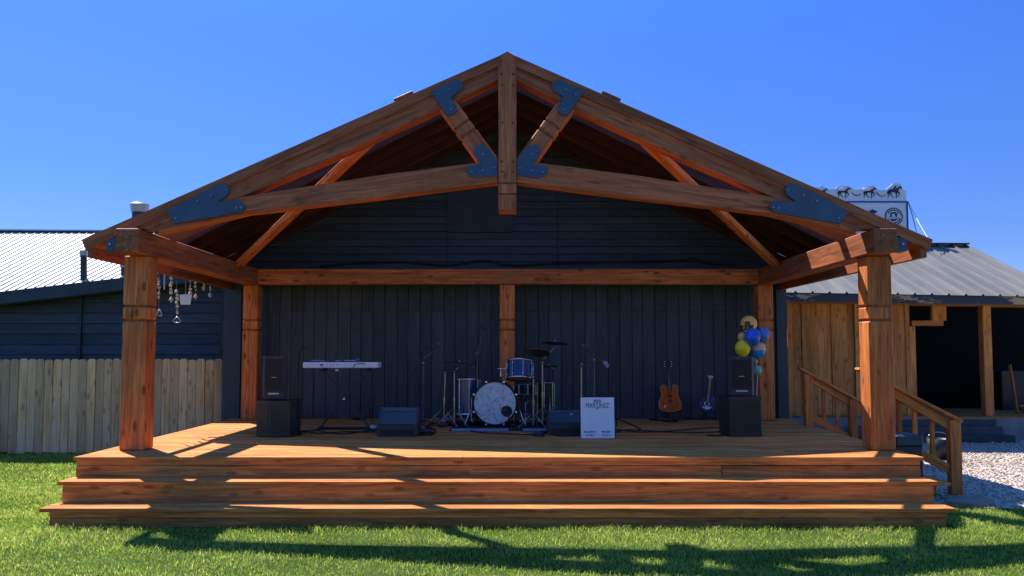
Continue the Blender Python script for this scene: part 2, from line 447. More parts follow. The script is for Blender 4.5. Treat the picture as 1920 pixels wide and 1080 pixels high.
# ------------------------------------------------------------------ stage
stage = thing('wooden_stage', 'wide raised wooden deck stage with two long plank steps across the front', 'stage', (0, YD, 0))
XB = 4.52
b = MB((0, 10.5, DZ))
def deck_x(y): return XR + (XB - XR) * (y - YD) / (13.0 - YD)
y = YD; i = 0
cuts = [-1.35, 1.9, -.2, 3.0, -2.6]
while y < 13.05:
    wd = .138; y1 = min(y + wd, 13.08); cut = cuts[i % 5] + (0 if i % 2 else .9); yc = (y + y1) / 2
    x1 = deck_x(yc); xl = XL - .02 * (y - YD) / 5
    for (xa, xb) in ((xl, cut - .002), (cut + .002, x1)):
        b.box(((xa + xb) / 2, yc, DZ - .018 - (.0015 if i else 0)), (xb - xa, y1 - y - .006, .036), ch=.003)
    y += wd; i += 1
b.build('deck', M['deck'], stage)
b = MB((0, YD, .4)); zt_ = DZ - .036; zs = zt_ - .048
b.box(((XL + XR) / 2, YD + .045, (zt_ + zs) / 2), (XR - XL - .05, .04, zt_ - zs), ch=.003, tone=1.1)
b.box((1.1 + (XL + .02) / 2 - .002, YD + .046, (zs - .003 + Z2 - .02) / 2), (2.2 - XL - .024, .04, zs - .003 - Z2 + .02), ch=.003, tone=.95)
b.box(((2.202 + XR - .025) / 2, YD + .044, (zs - .006 + Z2 - .02) / 2), (XR - .025 - 2.202, .04, zs - .006 - Z2 + .02), ch=.003, tone=.8)
b.build('riser', M['riser'], stage)
b = MB((XL, 10.5, .3)); b.beam((XL + .04, YD + .07, .275), (XL + .02, 13.05, .275), .04, .54)
b.build('side_board', M['riser'], stage)
b = MB((XR, 10.5, .3)); b.beam((XR - .03, YD + .07, .275), (XB - .03, 13.05, .275), .04, .54)
b.build('side_board', M['riser'], stage)
b = MB((0, Y2 + .2, Z2))
for j in range(2):
    b.box(((XL + XR) / 2, Y2 + .07 + j * .142, Z2 - .018), (XR - XL, .138, .036), ch=.004)
b.build('tread', M['deck'], stage)
b = MB((0, Y2, .25)); b.box(((XL + XR) / 2, Y2 + .05, (Z2 - .036 + Z3) / 2 - .01), (XR - XL - .07, .04, Z2 - .036 - Z3 + .02), tone=1.05)
for sx in (XL + .06, XR - .06): b.box((sx, Y2 + .16, (Z2 - .036) / 2), (.038, .17, Z2 - .04))
b.build('riser', M['riser'], stage)
b = MB((0, Y3 + .2, Z3))
for j in range(2):
    b.box(((XL + XR) / 2, Y3 + .075 + j * .152, Z3 - .018), (XR - XL, .148, .036), ch=.004)
b.build('tread', M['deck'], stage)
b = MB((0, Y3, .06)); b.box(((XL + XR) / 2, Y3 + .055, Z3 - .065), (XR - XL - .16, .04, .056), ch=.003, tone=1.0)
b.box(((XL + XR) / 2, Y3 + .057, (Z3 - .096) / 2), (XR - XL - .16, .04, Z3 - .096), ch=.003, tone=.72)
for sx in (XL + .10, XR - .10): b.box((sx, Y3 + .18, (Z3 - .036) / 2), (.038, .2, Z3 - .04))
b.build('riser', M['riser'], stage)

# ------------------------------------------------------------------ pavilion
pav = thing('timber_pavilion', 'heavy brown timber frame pavilion with gabled front truss and black steel plates over the stage', 'pavilion', (0, 8.8, DZ))
PW = .262
ZB0, ZB1 = 2.72, 2.975          # side beam underside / top
def post(x, yc, w, ztop, label=None):
    b = MB((x, yc, DZ))
    b.box((x, yc, (DZ + ztop) / 2), (w - .03, w - .03, ztop - DZ), tone=.6)
    z1, z2 = DZ + 1.575 * (ztop - DZ) / 2.13, DZ + 1.42 * (ztop - DZ) / 2.13
    tn = random.uniform(.95, 1.1)
    b.box((x, yc, (DZ + z2 - .012) / 2), (w, w, z2 - .012 - DZ), ch=.012, axis=2, tone=tn)
    b.box((x, yc, (z1 + z2) / 2), (w, w, z1 - z2 - .022), ch=.012, axis=2, tone=tn)
    b.box((x, yc, (z1 + .012 + ztop) / 2), (w, w, ztop - z1 - .012), ch=.012, axis=2, tone=tn)
    return tag(b.build('post', M['post'], pav), label)
pl = gp(245, 845, DZ); pr = gp(1658, 844, DZ)
YP = pl.y + PW / 2
XPL, XPR = pl.x, pr.x - .02
post(XPL, YP, PW, ZB0, 'left front post'); post(XPR, YP, PW, ZB0, 'right front post')
YBP = 12.72
blx, brx = at(467, 700, YBP - .12).x, at(1438, 700, YBP - .12).x
post(blx, YBP, .24, ZB0, 'left rear post'); post(brx, YBP, .24, ZB0, 'right rear post'); post(at(951, 700, YBP).x, YBP, .24, ZB0, 'middle rear post behind the drums')
YF = 8.60                       # truss front face
YBE = 8.44                      # beam nose
def beam_piece(name, p0, p1, w, h, ch=.01, mat='beam', **k):
    mid = (Vector(p0) + Vector(p1)) / 2
    b = MB(mid); b.beam(p0, p1, w, h, ch=ch, **k); return b.build(name, M[mat], pav)
xl0 = at(237, 452, YBE).x; xr0 = at(1662, 452, YBE).x
zc = (ZB0 + ZB1) / 2; hb = ZB1 - ZB0
beam_piece('side_beam', (xl0, YBE, zc), (blx - .02, YBP + .12, zc), .24, hb)
beam_piece('side_beam', (xr0, YBE, zc), (brx + .02, YBP + .12, zc), .24, hb)
beam_piece('rear_beam', (blx + .10, YBP - .02, zc + .004), (brx - .10, YBP - .02, zc + .004), .2, .245, mat='post', tone=.85)
# truss
def PX(pts, Y=YF): return [(q.x, q.z) for q in (at(p[0], p[1], Y) for p in pts)]
def mir(pts, m=951): return [(2 * m - p[0], p[1]) for p in pts]
def truss_piece(name, pts, y0, y1, grain, mat='truss', tone=None, label=None):
    poly = PX(pts); cx = sum(p[0] for p in poly) / len(poly); cz = sum(p[1] for p in poly) / len(poly)
    b = MB((cx, y0, cz)); b.prism(poly, y0, y1, grain, tone); return tag(b.build(name, M[mat], pav), label)
raf = [(934, 107), (225, 427), (300, 430), (446, 371), (607, 303), (821, 205), (934, 149)]
chd = [(933, 300), (700, 330), (446, 370), (380, 392), (300, 425), (297, 436), (461, 399), (700, 371), (933, 341)]
barge = [(952, 99), (155, 450), (163, 470), (217, 444), (952, 118)]
king = [(934, 109), (951, 99), (968, 108), (968, 395), (935, 395)]
for s, f in ((1, lambda p: p), (-1, mir)):
    truss_piece('rafter', f(raf), YF, YF + .2, (1, s * .44), tone=.95)
    truss_piece('bottom_chord', f(chd), YF + .004, YF + .196, (1, s * .14), tone=1.12)
    truss_piece('barge_board', f(barge), YF - .025, YF + .26, (1, s * .44), tone=.85)
# king post with two grooves
kb = MB((0, YF, 3.6))
for y0_, y1_ in ((98, 343.5), (347, 363.5), (367, 395)):
    pts = [(934, y0_ + (11 if y0_ == 98 else 0)), (968, y0_ + (11 if y0_ == 98 else 0)), (968, y1_), (935, y1_)]
    if y0_ == 98: pts.insert(1, (951, 99))
    kb.prism(PX(pts), YF - .045, YF + .23, (0, 1), 1.1)
kb.prism(PX([(935.5, 200), (966.5, 200), (966.5, 392), (936.5, 392)]), YF - .035, YF + .22, (0, 1), .7)
kp = kb.build('king_post', M['truss'], pav)
for (px, py) in [(940, 139), (962, 139), (941, 160), (962, 160), (942, 230), (961, 231), (941, 303), (962, 303), (942, 322), (961, 322)]:
    p = at(px, py, YF - .045); MB(p).cyl(p + Vector((0, -.004, 0)), p + Vector((0, .01, 0)), .011, n=8).build('peg', M['black'], kp)
# diagonal webs with grooves
def lerp(a, b_, t): return tuple(a[i] + (b_[i] - a[i]) * t for i in range(len(a)))
for s in (1, -1):
    A, B = (836, 195), (912, 300)
    if s < 0: A, B = mir([A, B])
    a3, b3 = at(*A, YF + .1), at(*B, YF + .1)
    wb = MB((a3 + b3) / 2)
    for t0, t1 in ((-.05, .385), (.415, .545), (.575, 1.08)):
        wb.beam(a3.lerp(b3, t0), a3.lerp(b3, t1), .178, .205, up=(0, 0, 1), ch=.012, tone=1.15)
    wb.beam(a3, b3, .15, .18, tone=.6)
    wb.build('diagonal_web', M['truss'], pav)
# steel plates
heel = [(314, 396), (367, 369), (402, 351), (416, 345), (427, 348), (432.5, 357), (429, 366), (411, 379), (449, 377), (459, 383), (461, 390), (453.5, 398.6), (327, 420)]
upper = [(808, 173.5), (851, 152), (859, 151), (867, 157), (868.5, 165), (862, 173), (846.5, 182.3), (847.5, 187), (856, 201), (856.5, 209), (849.5, 216), (840, 217), (834, 212), (826, 199.5)]
lower = [(889, 284.5), (893.5, 274.5), (903, 271.5), (912.5, 275.5), (932.5, 297), (932.5, 330), (889, 333.5), (879.5, 330), (875, 322.5), (876.5, 313), (886, 310.5), (901.5, 309), (903, 305), (895, 297)]
bolts = {'heel': [(330, 409), (371, 377), (396, 367), (425, 356), (443, 390), (452, 389)], 'upper': [(822.5, 177.5), (841, 168.5), (845, 206)], 'lower': [(906, 289.5), (884.5, 322.5), (905, 320), (927, 315)]}
for nm, pts in (('heel', heel), ('upper', upper), ('lower', lower)):
    for s in (1, -1):
        f = (lambda p: p) if s == 1 else mir
        off = {'heel': 0.034, 'upper': .034, 'lower': .012}[nm]
        pl_ = truss_piece('steel_plate', f(pts), YF - off, YF + .004 - .002, (1, 0), 'steel', 1.0)
        for q in f(bolts[nm]):
            p = at(q[0], q[1], YF - off); MB(p).cyl(p + Vector((0, -.013, 0)), p, .014, .017, n=8).build('bolt', M['bolt'], pl_)
# beam end brackets
for s, px in ((-1, 207), (1, 1692)):
    a = at(px, 458, YF - .02); b = MB(a); b.box((a.x, YF + .06, a.z), (.11, .16, .15), ch=.005, tone=1)
    o = b.build('steel_plate', M['steel'], pav); p = Vector((a.x, YF - .02, a.z))
    MB(p).cyl(p + Vector((0, -.02, 0)), p, .013, n=8).build('bolt', M['galv'], o)
# eave beams
for s in (-1, 1):
    x = at(165, 470, YF).x + .03 if s < 0 else at(1737, 470, YF).x - .03
    z = at(165, 470, YF).z - .01
    beam_piece('eave_beam', (x, YF, z), (x, YW - .01, z - .0), .07, .13, mat='beam', ch=.004)
    b = MB((s * 4, 9.4, 2.9)); zb_ = lambda x: at(446, 371, YF).z - .4465 * (abs(x) - abs(at(446, 371, YF).x))
    b.prism([(s * 4.48, zb_(4.48) + .08), (s * 4.48, zb_(4.48) + .26), (s * 3.3, zb_(3.3) + .26), (s * 3.3, zb_(3.3) + .06)], 9.35, 9.40, (1, -s * .4465), .9)
    b.build('tail_rafter', M['beam'], pav)
# rear roof
YR = 11.05; SL = .50; ZU, ZT = 5.40, 5.66; XE = 4.62
def rz(x, z0): return z0 - SL * abs(x)
for yy, dd in ((YR, .06), (YR + .55, .05), (YR + 1.1, .05), (YR + 1.6, .05)):
    for s in (-1, 1):
        b = MB((s * 2.3, yy, rz(2.3, ZU)))
        b.prism([(0.001 * s, ZU), (s * XE, rz(XE, ZU)), (s * XE, rz(XE, ZT - .02)), (0.001 * s, ZT - .02)], yy, yy + dd, (1, -s * SL), .8)
        b.build('rear_rafter', M['dark'], pav)
for s in (-1, 1):
    b = MB((s * 2.3, YW - .05, 4)); b.prism([(0.001 * s, 5.42), (s * 4.66, 5.42 - .513 * 4.66), (s * 4.66, rz(4.66, ZU) + .1), (0.001 * s, ZU + .12)], YW - .07, YW - .02, (1, -s * SL), .8)
    b.build('rake_board', M['dark'], pav)
    b = MB((s * XE, 12, 3.3)); b.beam((s * XE, YR, rz(XE, ZU) + .01), (s * XE, YW - .01, rz(XE, ZU) + .01), .05, .50)
    b.build('fascia_board', M['dark'], pav)
    b = MB((s * 2.3, 12, 4.4))
    n = 24
    for i in range(n):
        x0, x1 = XE * i / n, XE * (i + 1) / n - .008
        zm = ZT - SL * (x0 + x1) / 2
        R = roty(math.atan(SL) * s)
        b.box((s * (x0 + x1) / 2, (YR + 17) / 2, zm), ((x1 - x0) * math.hypot(1, SL), 17 - YR - .02, .03), R, axis=1)
    b.prism([(0, ZT + .02), (s * XE, rz(XE, ZT) + .02), (s * (XE + .04), rz(XE, ZT) + .03), (0, ZT + .045)], YR - .02, 17.0)
    b.build('roof_boarding', M['dark'], pav)
    # short block on top of the truss rafter
    p = at(760 if s < 0 else 1142, 183, YF + .1)
    b = MB(p); q = Vector((p.x, YF + .50, p.z - .035))
    b.beam(Vector((p.x, YF + .02, p.z - .035)), q, .23, .10, up=(s * .4465, 0, 1), ch=.008, tone=.8); b.build('purlin_end', M['beam'], pav)
    # wind brace
    e0 = at(455 if s < 0 else 1447, 489, 11.6); e1 = at(690 if s < 0 else 1212, 268, YF + .25)
    b = MB((e0 + e1) / 2); d = (e1 - e0).normalized()
    b.beam(e0 - d * .15, e1 + d * .1, .16, .07, up=(-s * -.44, 0, 1), ch=.006, tone=1.1); b.build('wind_brace', M['post'], pav)

# ------------------------------------------------------------------ stage house (dark building carrying the stage backdrop)
house = thing('dark_stage_house', 'navy black clad building forming the backdrop wall of the stage', 'building', (0, YW, 0))
xw0, xw1 = at(418, 650, YW).x, at(1475, 650, YW).x
b = MB((0, YW, 1.6)); x = xw0 + .15
widths = [.19, .205, .175, .2]
j = 0
while x < xw1 - .13:
    wd = widths[j % 4]; x2 = min(x + wd, xw1 - .12)
    yy = YW + .03 - (.004 if j % 3 == 0 else 0); tn = random.uniform(.8, 1.2)
    b.box(((x + x2) / 2, yy, (DZ + 2.325) / 2), (x2 - x - .005, .04, 2.32 - DZ + .015), ch=.005, axis=2, tone=tn)
    b.box(((x + x2) / 2, yy, 2.615), (x2 - x - .005, .04, .57), ch=.004, axis=2, tone=tn * random.uniform(.85, 1.1)); x = x2; j += 1
b.box((0, YW + .07, 1.45), (xw1 - xw0 - .1, .03, 2.9), tone=.5)
b.build('plank_wall', M['navyold'], house)
b = MB((0, YW, 3.8)); z = 2.9; j = 0
while z < 5.4:
    hh = .125; half = min((5.46 - z) / .513, 4.45)
    if half > .1:
        q = [(-half, z), (half, z), (max(half - hh / .513, .02) if half < 4.45 else half, z + hh - .006), (-(max(half - hh / .513, .02) if half < 4.45 else half), z + hh - .006)]
        vs = [(q[0][0], YW - .018, z), (q[1][0], YW - .018, z), (q[2][0], YW + .006, q[2][1]), (q[3][0], YW + .006, q[3][1]),
              (q[0][0], YW + .02, z), (q[1][0], YW + .02, z)]
        b.add(vs, [(0, 1, 2, 3), (4, 5, 1, 0)], None, random.uniform(.8, 1.25))
    z += hh; j += 1
b.build('lap_siding', M['navyold'], house)
b = MB((0, YW + .1, 2)); b.prism([(-4.6, 0), (4.6, 0), (4.6, 3.12), (0, 5.5), (-4.6, 3.12)], YW + .09, 17.0, tone=.8)
b.build('wall', M['navy'], house)
c0, c1 = at(838, 435, YW - .03), at(963, 345, YW - .03)
b = MB(c0); b.box(((c0.x + c1.x) / 2, YW - .028, (c0.z + c1.z) / 2), (c1.x - c0.x, .016, c1.z - c0.z), ch=.003, axis=2, tone=.9)
b.build('patch_panel', M['navy'], house)
for px_, ya_, yb_ in ((1046, 502, 352), (838, 502, 436)):
    c0, c1 = at(px_, ya_, YW - .03), at(px_, yb_, YW - .03)
    b = MB(c0); b.box((c0.x, YW - .02, (c0.z + c1.z) / 2), (.014, .012, c1.z - c0.z), tone=.55); b.build('seam_strip', M['navy'], house)
for px in (418, 1457):
    a, c_ = at(px, 650, YW - .03), at(px + (33 if px < 900 else 19), 650, YW - .03)
    b = MB(a); b.box(((a.x + c_.x) / 2, YW - .01, 1.45), (c_.x - a.x, .06, 2.9), axis=2, tone=1.1); b.build('corner_board', M['navy2'], house)

def wire(name, pts, r, label, cat, mat='cable', group=None, sag=0, parent=None):
    b = MB(pts[0]); P = [Vector(p) for p in pts]
    # Catmull-Rom smoothing
    Q = []
    for i in range(len(P) - 1):
        p0, p1, p2, p3 = P[max(i - 1, 0)], P[i], P[i + 1], P[min(i + 2, len(P) - 1)]
        for j in range(6):
            t = j / 6
            Q.append(.5 * ((2 * p1) + (p2 - p0) * t + (2 * p0 - 5 * p1 + 4 * p2 - p3) * t * t + (3 * p1 - p0 - 3 * p2 + p3) * t ** 3))
    Q.append(P[-1]); b.tube(Q, r, 6); o = b.build(name, M[mat], parent)
    return tag(o, label, cat, group) if parent is None else o
wire('wall_cable', [at(x_, y_, YW - .05) for x_, y_ in [(600, 500), (660, 494), (760, 491), (840, 497), (905, 488), (960, 497), (1060, 493), (1200, 490), (1280, 488), (1300, 484), (1330, 494), (1380, 497)]], .014,
     'black cable looped along the dark siding just above the rear beam', 'cable')

# ------------------------------------------------------------------ left wing with pale metal roof
wing = thing('metal_roofed_building', 'low navy black building with bright ribbed metal roof behind the picket fence', 'building', (-7, 13.9, 0))
YL = 13.9
xe = -4.62
YE = 13.55
f0, f1 = at(-400, 605, YE), at(425, 510, YE)
b = MB((-7, YL, 1.4)); z = 0; 
while z < 2.75:
    zr = f0.z + .12; x0 = -13 if z + .18 < zr else f0.x + (z + .18 - zr + .0) / ((f1.z - f0.z) / (f1.x - f0.x))
    if x0 > xe: break
    b.add([(x0, YL - .02, z), (xe, YL - .02, z), (xe, YL + .004, z + .172), (x0, YL + .004, z + .172), (x0, YL + .02, z), (xe, YL + .02, z)], [(0, 1, 2, 3), (4, 5, 1, 0)], None, random.uniform(.8, 1.2)); z += .18
b.build('lap_siding', M['navyold'], wing)
b = MB((-7, YL, 1.4)); b.box((-8.8, YL + 1.6, 1.3), (8.36, 3.1, 2.6), tone=.8); b.build('wall', M['navy'], wing)
b = MB((-8.8, 17.5, 2)); b.box((-8.8, 17.45, 2.08), (8.36, .1, 4.16), tone=.8); b.build('rear_wall', M['navy'], wing)
b = MB((-12.9, 15, 2)); b.prism([(-12.95, 0), (-12.9, 0), (-12.9, 2.3), (-12.95, 2.3)], 13.95, 17.4, tone=.8); b.build('side_wall', M['navy'], wing)
for px in (150, 416):
    p = at(px, 600, YL - .04); b = MB(p); b.box((p.x, YL - .035, 1.35), (.05, .03, 2.7), axis=2, tone=.9); b.build('trim_board', M['navy2'], wing)
b = MB(f1); b.beam(f0, f1, .05, .20, tone=1.1); b.build('fascia_board', M['navy2'], wing)
b = MB(f1); b.beam(f0 + Vector((0, .2, -.10)), f1 + Vector((0, .2, -.10)), .4, .03, tone=.9); b.build('soffit', M['navy2'], wing)
def ribbed_roof(name, e0, e1, r0, r1, n, mat, parent, rib=.02, hgt=.022):
    """e0-e1 eave edge, r0-r1 ridge edge; trapezoid ribs running up the slope"""
    e0, e1, r0, r1 = map(Vector, (e0, e1, r0, r1)); b = MB((e0 + r1) / 2)
    nn = (e1 - e0).cross(r0 - e0).normalized(); nn = nn if nn.z > 0 else -nn
    prof = [(0, 0), (.80, 0), (.83, 1), (.93, 1), (.96, 0), (1, 0)]
    vs = []; cnt = 0
    for i in range(n):
        for (t, h) in prof[:-1]:
            u = (i + t) / n
            vs.append(e0.lerp(e1, u) + nn * h * hgt); vs.append(r0.lerp(r1, u) + nn * h * hgt); cnt += 1
    vs += [e1, r1]; cnt += 1
    fs = [(2 * i, 2 * i + 2, 2 * i + 3, 2 * i + 1) for i in range(cnt - 1)]
    b.add(vs, fs, None, 1.0)
    b.add([e0 - nn * .02, e1 - nn * .02, r1 - nn * .02, r0 - nn * .02], [(0, 1, 2, 3)], None, 1.0)
    return b.build(name, mat, parent)
k = N('galvanised_ribbed_roof'); v = k.coords((1.2, .3, 1)); g = k.noise(v, 1, 5, .6)
k.l(k.ramp(g, [(.3, (.27, .285, .30)), (.7, (.36, .375, .39))]), k.b.inputs['Base Color']); k.b.inputs['Metallic'].default_value = .25
k.l(k.ramp(g, [(.3, .55), (.7, .7)]), k.b.inputs['Roughness']); ROOF1 = k.m
k = N('weathered_grey_ribbed_roof'); v = k.coords((2, .4, 1)); g = k.noise(v, 1, 6, .65)
k.l(k.ramp(g, [(.3, (.11, .105, .10)), (.7, (.17, .16, .15))]), k.b.inputs['Base Color']); k.b.inputs['Metallic'].default_value = .0
k.l(k.ramp(g, [(.3, .5), (.7, .65)]), k.b.inputs['Roughness']); ROOF2 = k.m
YRG = 17.6
up = Vector((0, 0, .11))
ribbed_roof('roof', f0 + up, f1 + up, at(-90, 433, YRG), at(546, 437, YRG), 46, ROOF1, wing, hgt=.018)
b = MB(at(0, 436, YRG)); b.beam(at(-90, 432, YRG), at(546, 436, YRG), .25, .03, tone=1); b.build('ridge_cap', M['galv'], wing)
for (px, y0, y1, Yv, r) in ((157, 530, 472, 13.75, .052), (232, 522, 494, 13.75, .045)):
    a, c_ = at(px, y0 + 6, Yv), at(px, y1, Yv); b = MB(a); b.cyl(a, c_, r, n=12); o = b.build('vent_pipe', M['navy2'], wing)
    MB(c_).cyl(c_ + Vector((0, 0, -.07)), c_ + Vector((0, 0, .02)), r + .012, n=12).build('vent_collar', M['galv'], o)
a, c_ = at(262, 440, 16.5), at(262, 396, 16.5)
b = MB(a); b.cyl(a, c_, .15, n=16); o = b.build('chimney_pipe', M['navy2'], wing)
b = MB(c_); q = at(262, 384, 16.5); b.cyl(c_ + Vector((0, 0, -.03)), q, .17, .19, n=18); b.cyl(q, q + Vector((0, 0, .03)), .2, .17, n=18); b.build('chimney_cap', M['galv'], o)

# ------------------------------------------------------------------ picket fence
fence = thing('wooden_fence', 'weathered grey brown vertical board privacy fence left of the stage', 'fence', (-7, 13.2, 0))
YFN = 13.2
b = MB((-7, YFN, 0)); xr_ = at(417, 700, YFN).x; x = xr_; 
while x > -13.2:
    wd = random.choice((.138, .142, .13, .14)); ht = 1.545 + random.uniform(-.012, .012); x0 = x - wd
    ln = random.uniform(-.006, .006); tn = random.uniform(.72, 1.2); yo = random.uniform(-.004, .004)
    z0 = random.uniform(.0, .03)
    poly = [(x0 + .003, z0), (x - .003, z0), (x - .003 + ln, ht - .03), (x - .03 + ln, ht), (x0 + .03 + ln, ht), (x0 + .003 + ln, ht - .03)]
    b.prism(poly, YFN + yo, YFN + yo + .018, (0, 1), tn); x = x0 - .002
b.build('picket_boards', M['fence'], fence)
for z in (.3, 1.25):
    b = MB((-7, YFN, z)); b.box((-8.9, YFN + .045, z), (8.6, .04, .09)); b.build('rail', M['fence'], fence)
for xx in (-4.75, -7.1, -9.5, -11.9):
    b = MB((xx, YFN, 0)); b.box((xx, YFN + .11, .72), (.09, .09, 1.44)); b.build('post', M['fence'], fence)

# ------------------------------------------------------------------ right building
ann = thing('board_clad_annex', 'brown board clad annex with grey ribbed roof and dark open porch right of the stage', 'building', (8, 15, 0))
YA = 15.4; PZ = .42
x0, x1 = at(1478, 700, YA).x, at(1708, 700, YA).x
b = MB((x0, YA, PZ)); x = x0; j = 0
while x < x1:
    wd = .285; x2 = min(x + wd, x1)
    b.box(((x + x2) / 2, YA + (.0 if j % 2 else .022), (PZ + 2.75) / 2 + .1), (x2 - x + (.02 if j % 2 else -.004), .022, 2.5), axis=2, tone=random.uniform(.75, 1.15)); x = x2; j += 1
for px in (1479, 1606, 1701):
    p = at(px, 700, YA - .03); b.box((p.x + .03, YA - .018, 1.55), (.085, .03, 2.45), axis=2, ch=.004, tone=1.1)
b.build('board_wall', M['barn'], ann)
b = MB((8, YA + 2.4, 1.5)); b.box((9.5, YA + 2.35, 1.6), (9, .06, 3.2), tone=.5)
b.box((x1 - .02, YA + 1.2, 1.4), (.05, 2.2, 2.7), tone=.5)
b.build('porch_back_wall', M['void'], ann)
b = MB((8, YA + 1.2, PZ)); b.box((9.5, YA + 1.2, PZ / 2 + .005), (10.2, 3.0, PZ - .01), tone=.9); b.build('foundation', M['concrete'], ann)
b = MB((9, YA + .9, PZ)); 
for i in range(14): b.box((9.6, YA - .2 + i * .16, PZ + .012), (7.5, .152, .03), ch=.003, tone=.7)
b.build('porch_floor', M['barn'], ann)
# door frame window box
for (xa, ya, xb, yb) in ((1708, 601, 1767, 611), (1746, 568, 1772, 601), (1700, 612, 1714, 776)):
    a, c_ = at(xa, yb, YA + .1), at(xb, ya, YA + .1); b = MB(a); b.box(((a.x + c_.x) / 2, YA + .1, (a.z + c_.z) / 2), (c_.x - a.x, .08, c_.z - a.z), ch=.004); b.build('door_frame', M['barn'], ann)
# porch posts
for px, w_ in ((1852, .165),):
    a = at(px, 771, YA - .05); b = MB(a); b.box((a.x, YA - .05, (PZ + 2.62) / 2), (w_, w_, 2.62 - PZ), ch=.01, axis=2); b.build('porch_post', M['barn'], ann)
a = at(1960, 700, YA - .05); b = MB(a); b.box((a.x, YA - .05, (PZ + 2.62) / 2), (.165, .165, 2.62 - PZ), ch=.01, axis=2); b.build('porch_post', M['barn'], ann)
# eave fascia with peeling paint
k = N('peeling_fascia_paint'); v = k.coords((2.5, 9, 9)); g = k.noise(v, 1, 5, .7)
v0 = k.coords((.5, .5, .5)); g0 = k.noise(v0, 1, 2)
msk = k.mix(1.0, k.ramp(g, [(.53, 0), (.57, 1)]), k.ramp(g0, [(.48, 0), (.52, 1)]), 'MULTIPLY')
k.l(k.mix(msk, (.022, .033, .045), (.40, .27, .14)), k.b.inputs['Base Color']); k.b.inputs['Roughness'].default_value = .7
YEA = 14.75
e0, e1 = at(1462, 557, YEA), at(2060, 566, YEA)
b = MB(e0); b.beam(e0, e1, .04, .15, tone=1); b.build('fascia_board', k.m, ann)
b = MB(e0); b.beam(e0 + Vector((0, .45, -.06)), e1 + Vector((0, .45, -.06)), .9, .02, tone=.8); b.build('soffit', M['barn'], ann)
up = Vector((0, 0, .085))
YRR = 17.9
r0, r1 = at(1400, 457, YRR), at(1811, 460, YRR)
ribbed_roof('roof', e0 + up + Vector((0, -.04, 0)), Vector((r1.x + .05, YEA - .04, e1.z + .085)), Vector((e0.x, YRR, r0.z)), r1, 17, ROOF2, ann, hgt=.03)
b = MB(r1); b.beam(Vector((e0.x, YRR, r0.z + .02)), r1 + Vector((0, 0, .02)), .3, .03); b.build('ridge_cap', M['navy2'], ann)
b = MB(r1); b.box((7.2, YRR + .1, 1.95), (5.2, .1, 3.9)); b.build('rear_wall', M['navy'], ann)
# porch steps
st_ = thing('porch_steps', 'dark weathered stone steps climbing to the porch behind the railing', 'steps', (7.7, 14.6, 0))
for i, (xa, xb, zt) in enumerate(((1560, 1903, .14), (1600, 1880, .28), (1690, 1868, .40))):
    Yb = 14.65 + i * .22; a, c_ = at(xa, 800, Yb), at(xb, 800, Yb); b = MB(a)
    b.box(((a.x + c_.x) / 2, Yb + .2, zt / 2), (c_.x - a.x, .44, zt), ch=.012, tone=random.uniform(.8, 1.2)); b.build('step', M['concrete_dark'], st_)

# plank leaning on porch wall
a, c_ = at(1901, 768, 15.9), at(1899, 684, 15.9)
b = MB(a); b.beam((a.x, 15.8, PZ + .03), (c_.x, 16.0, c_.z), .03, .075, up=(0, 1, 0), ch=.004); tag(b.build('timber_plank', M['barn']), 'short upright timber plank standing on the dark porch right of the porch post', 'plank')
a, c_ = at(1866, 768, 17.0), at(1898, 695, 17.0)
b = MB(a); b.box(((a.x + c_.x) / 2 + .1, 17.0, (PZ + c_.z) / 2), (c_.x - a.x + .2, .5, c_.z - PZ), ch=.02, tone=1); tag(b.build('storage_cabinet', M['black']), 'black cabinet in the shade at the back of the porch', 'cabinet')
b = MB((0, 0, 0)); a = at(1915, 758, 16.2); 
for i in range(3): b.beam((a.x - .05, 16.0 + .1 * i, PZ + .06 + i * .05), (a.x + .9, 16.1, PZ + .06 + i * .05), .09, .035)
tag(b.build('lumber_pile', M['barn']), 'few loose boards stacked low on the porch floor at the right edge', 'lumber')
# ------------------------------------------------------------------ rooftop sign
YS = 18.3
sign = thing('rooftop_sign', 'white rooftop sign with blue border and pack horse cutouts along its top', 'sign', at(1650, 450, YS))
s0, s1 = at(1490, 470, YS), at(1702, 377, YS)
b = MB(s0); b.box(((s0.x + s1.x) / 2, YS + .06, (s0.z + s1.z) / 2), (s1.x - s0.x, .12, s1.z - s0.z), tone=1); panel = b.build('sign_panel', M['white'], sign)
b = MB(s1); b.box(((s0.x + s1.x) / 2, YS - .006, s1.z - .02), (s1.x - s0.x, .012, .035), tone=1); b.box((s1.x - .02, YS - .0065, (s0.z + s1.z) / 2 - .02), (.035, .013, s1.z - s0.z - .04), tone=1)
b.build('border', M['blueline'], panel)
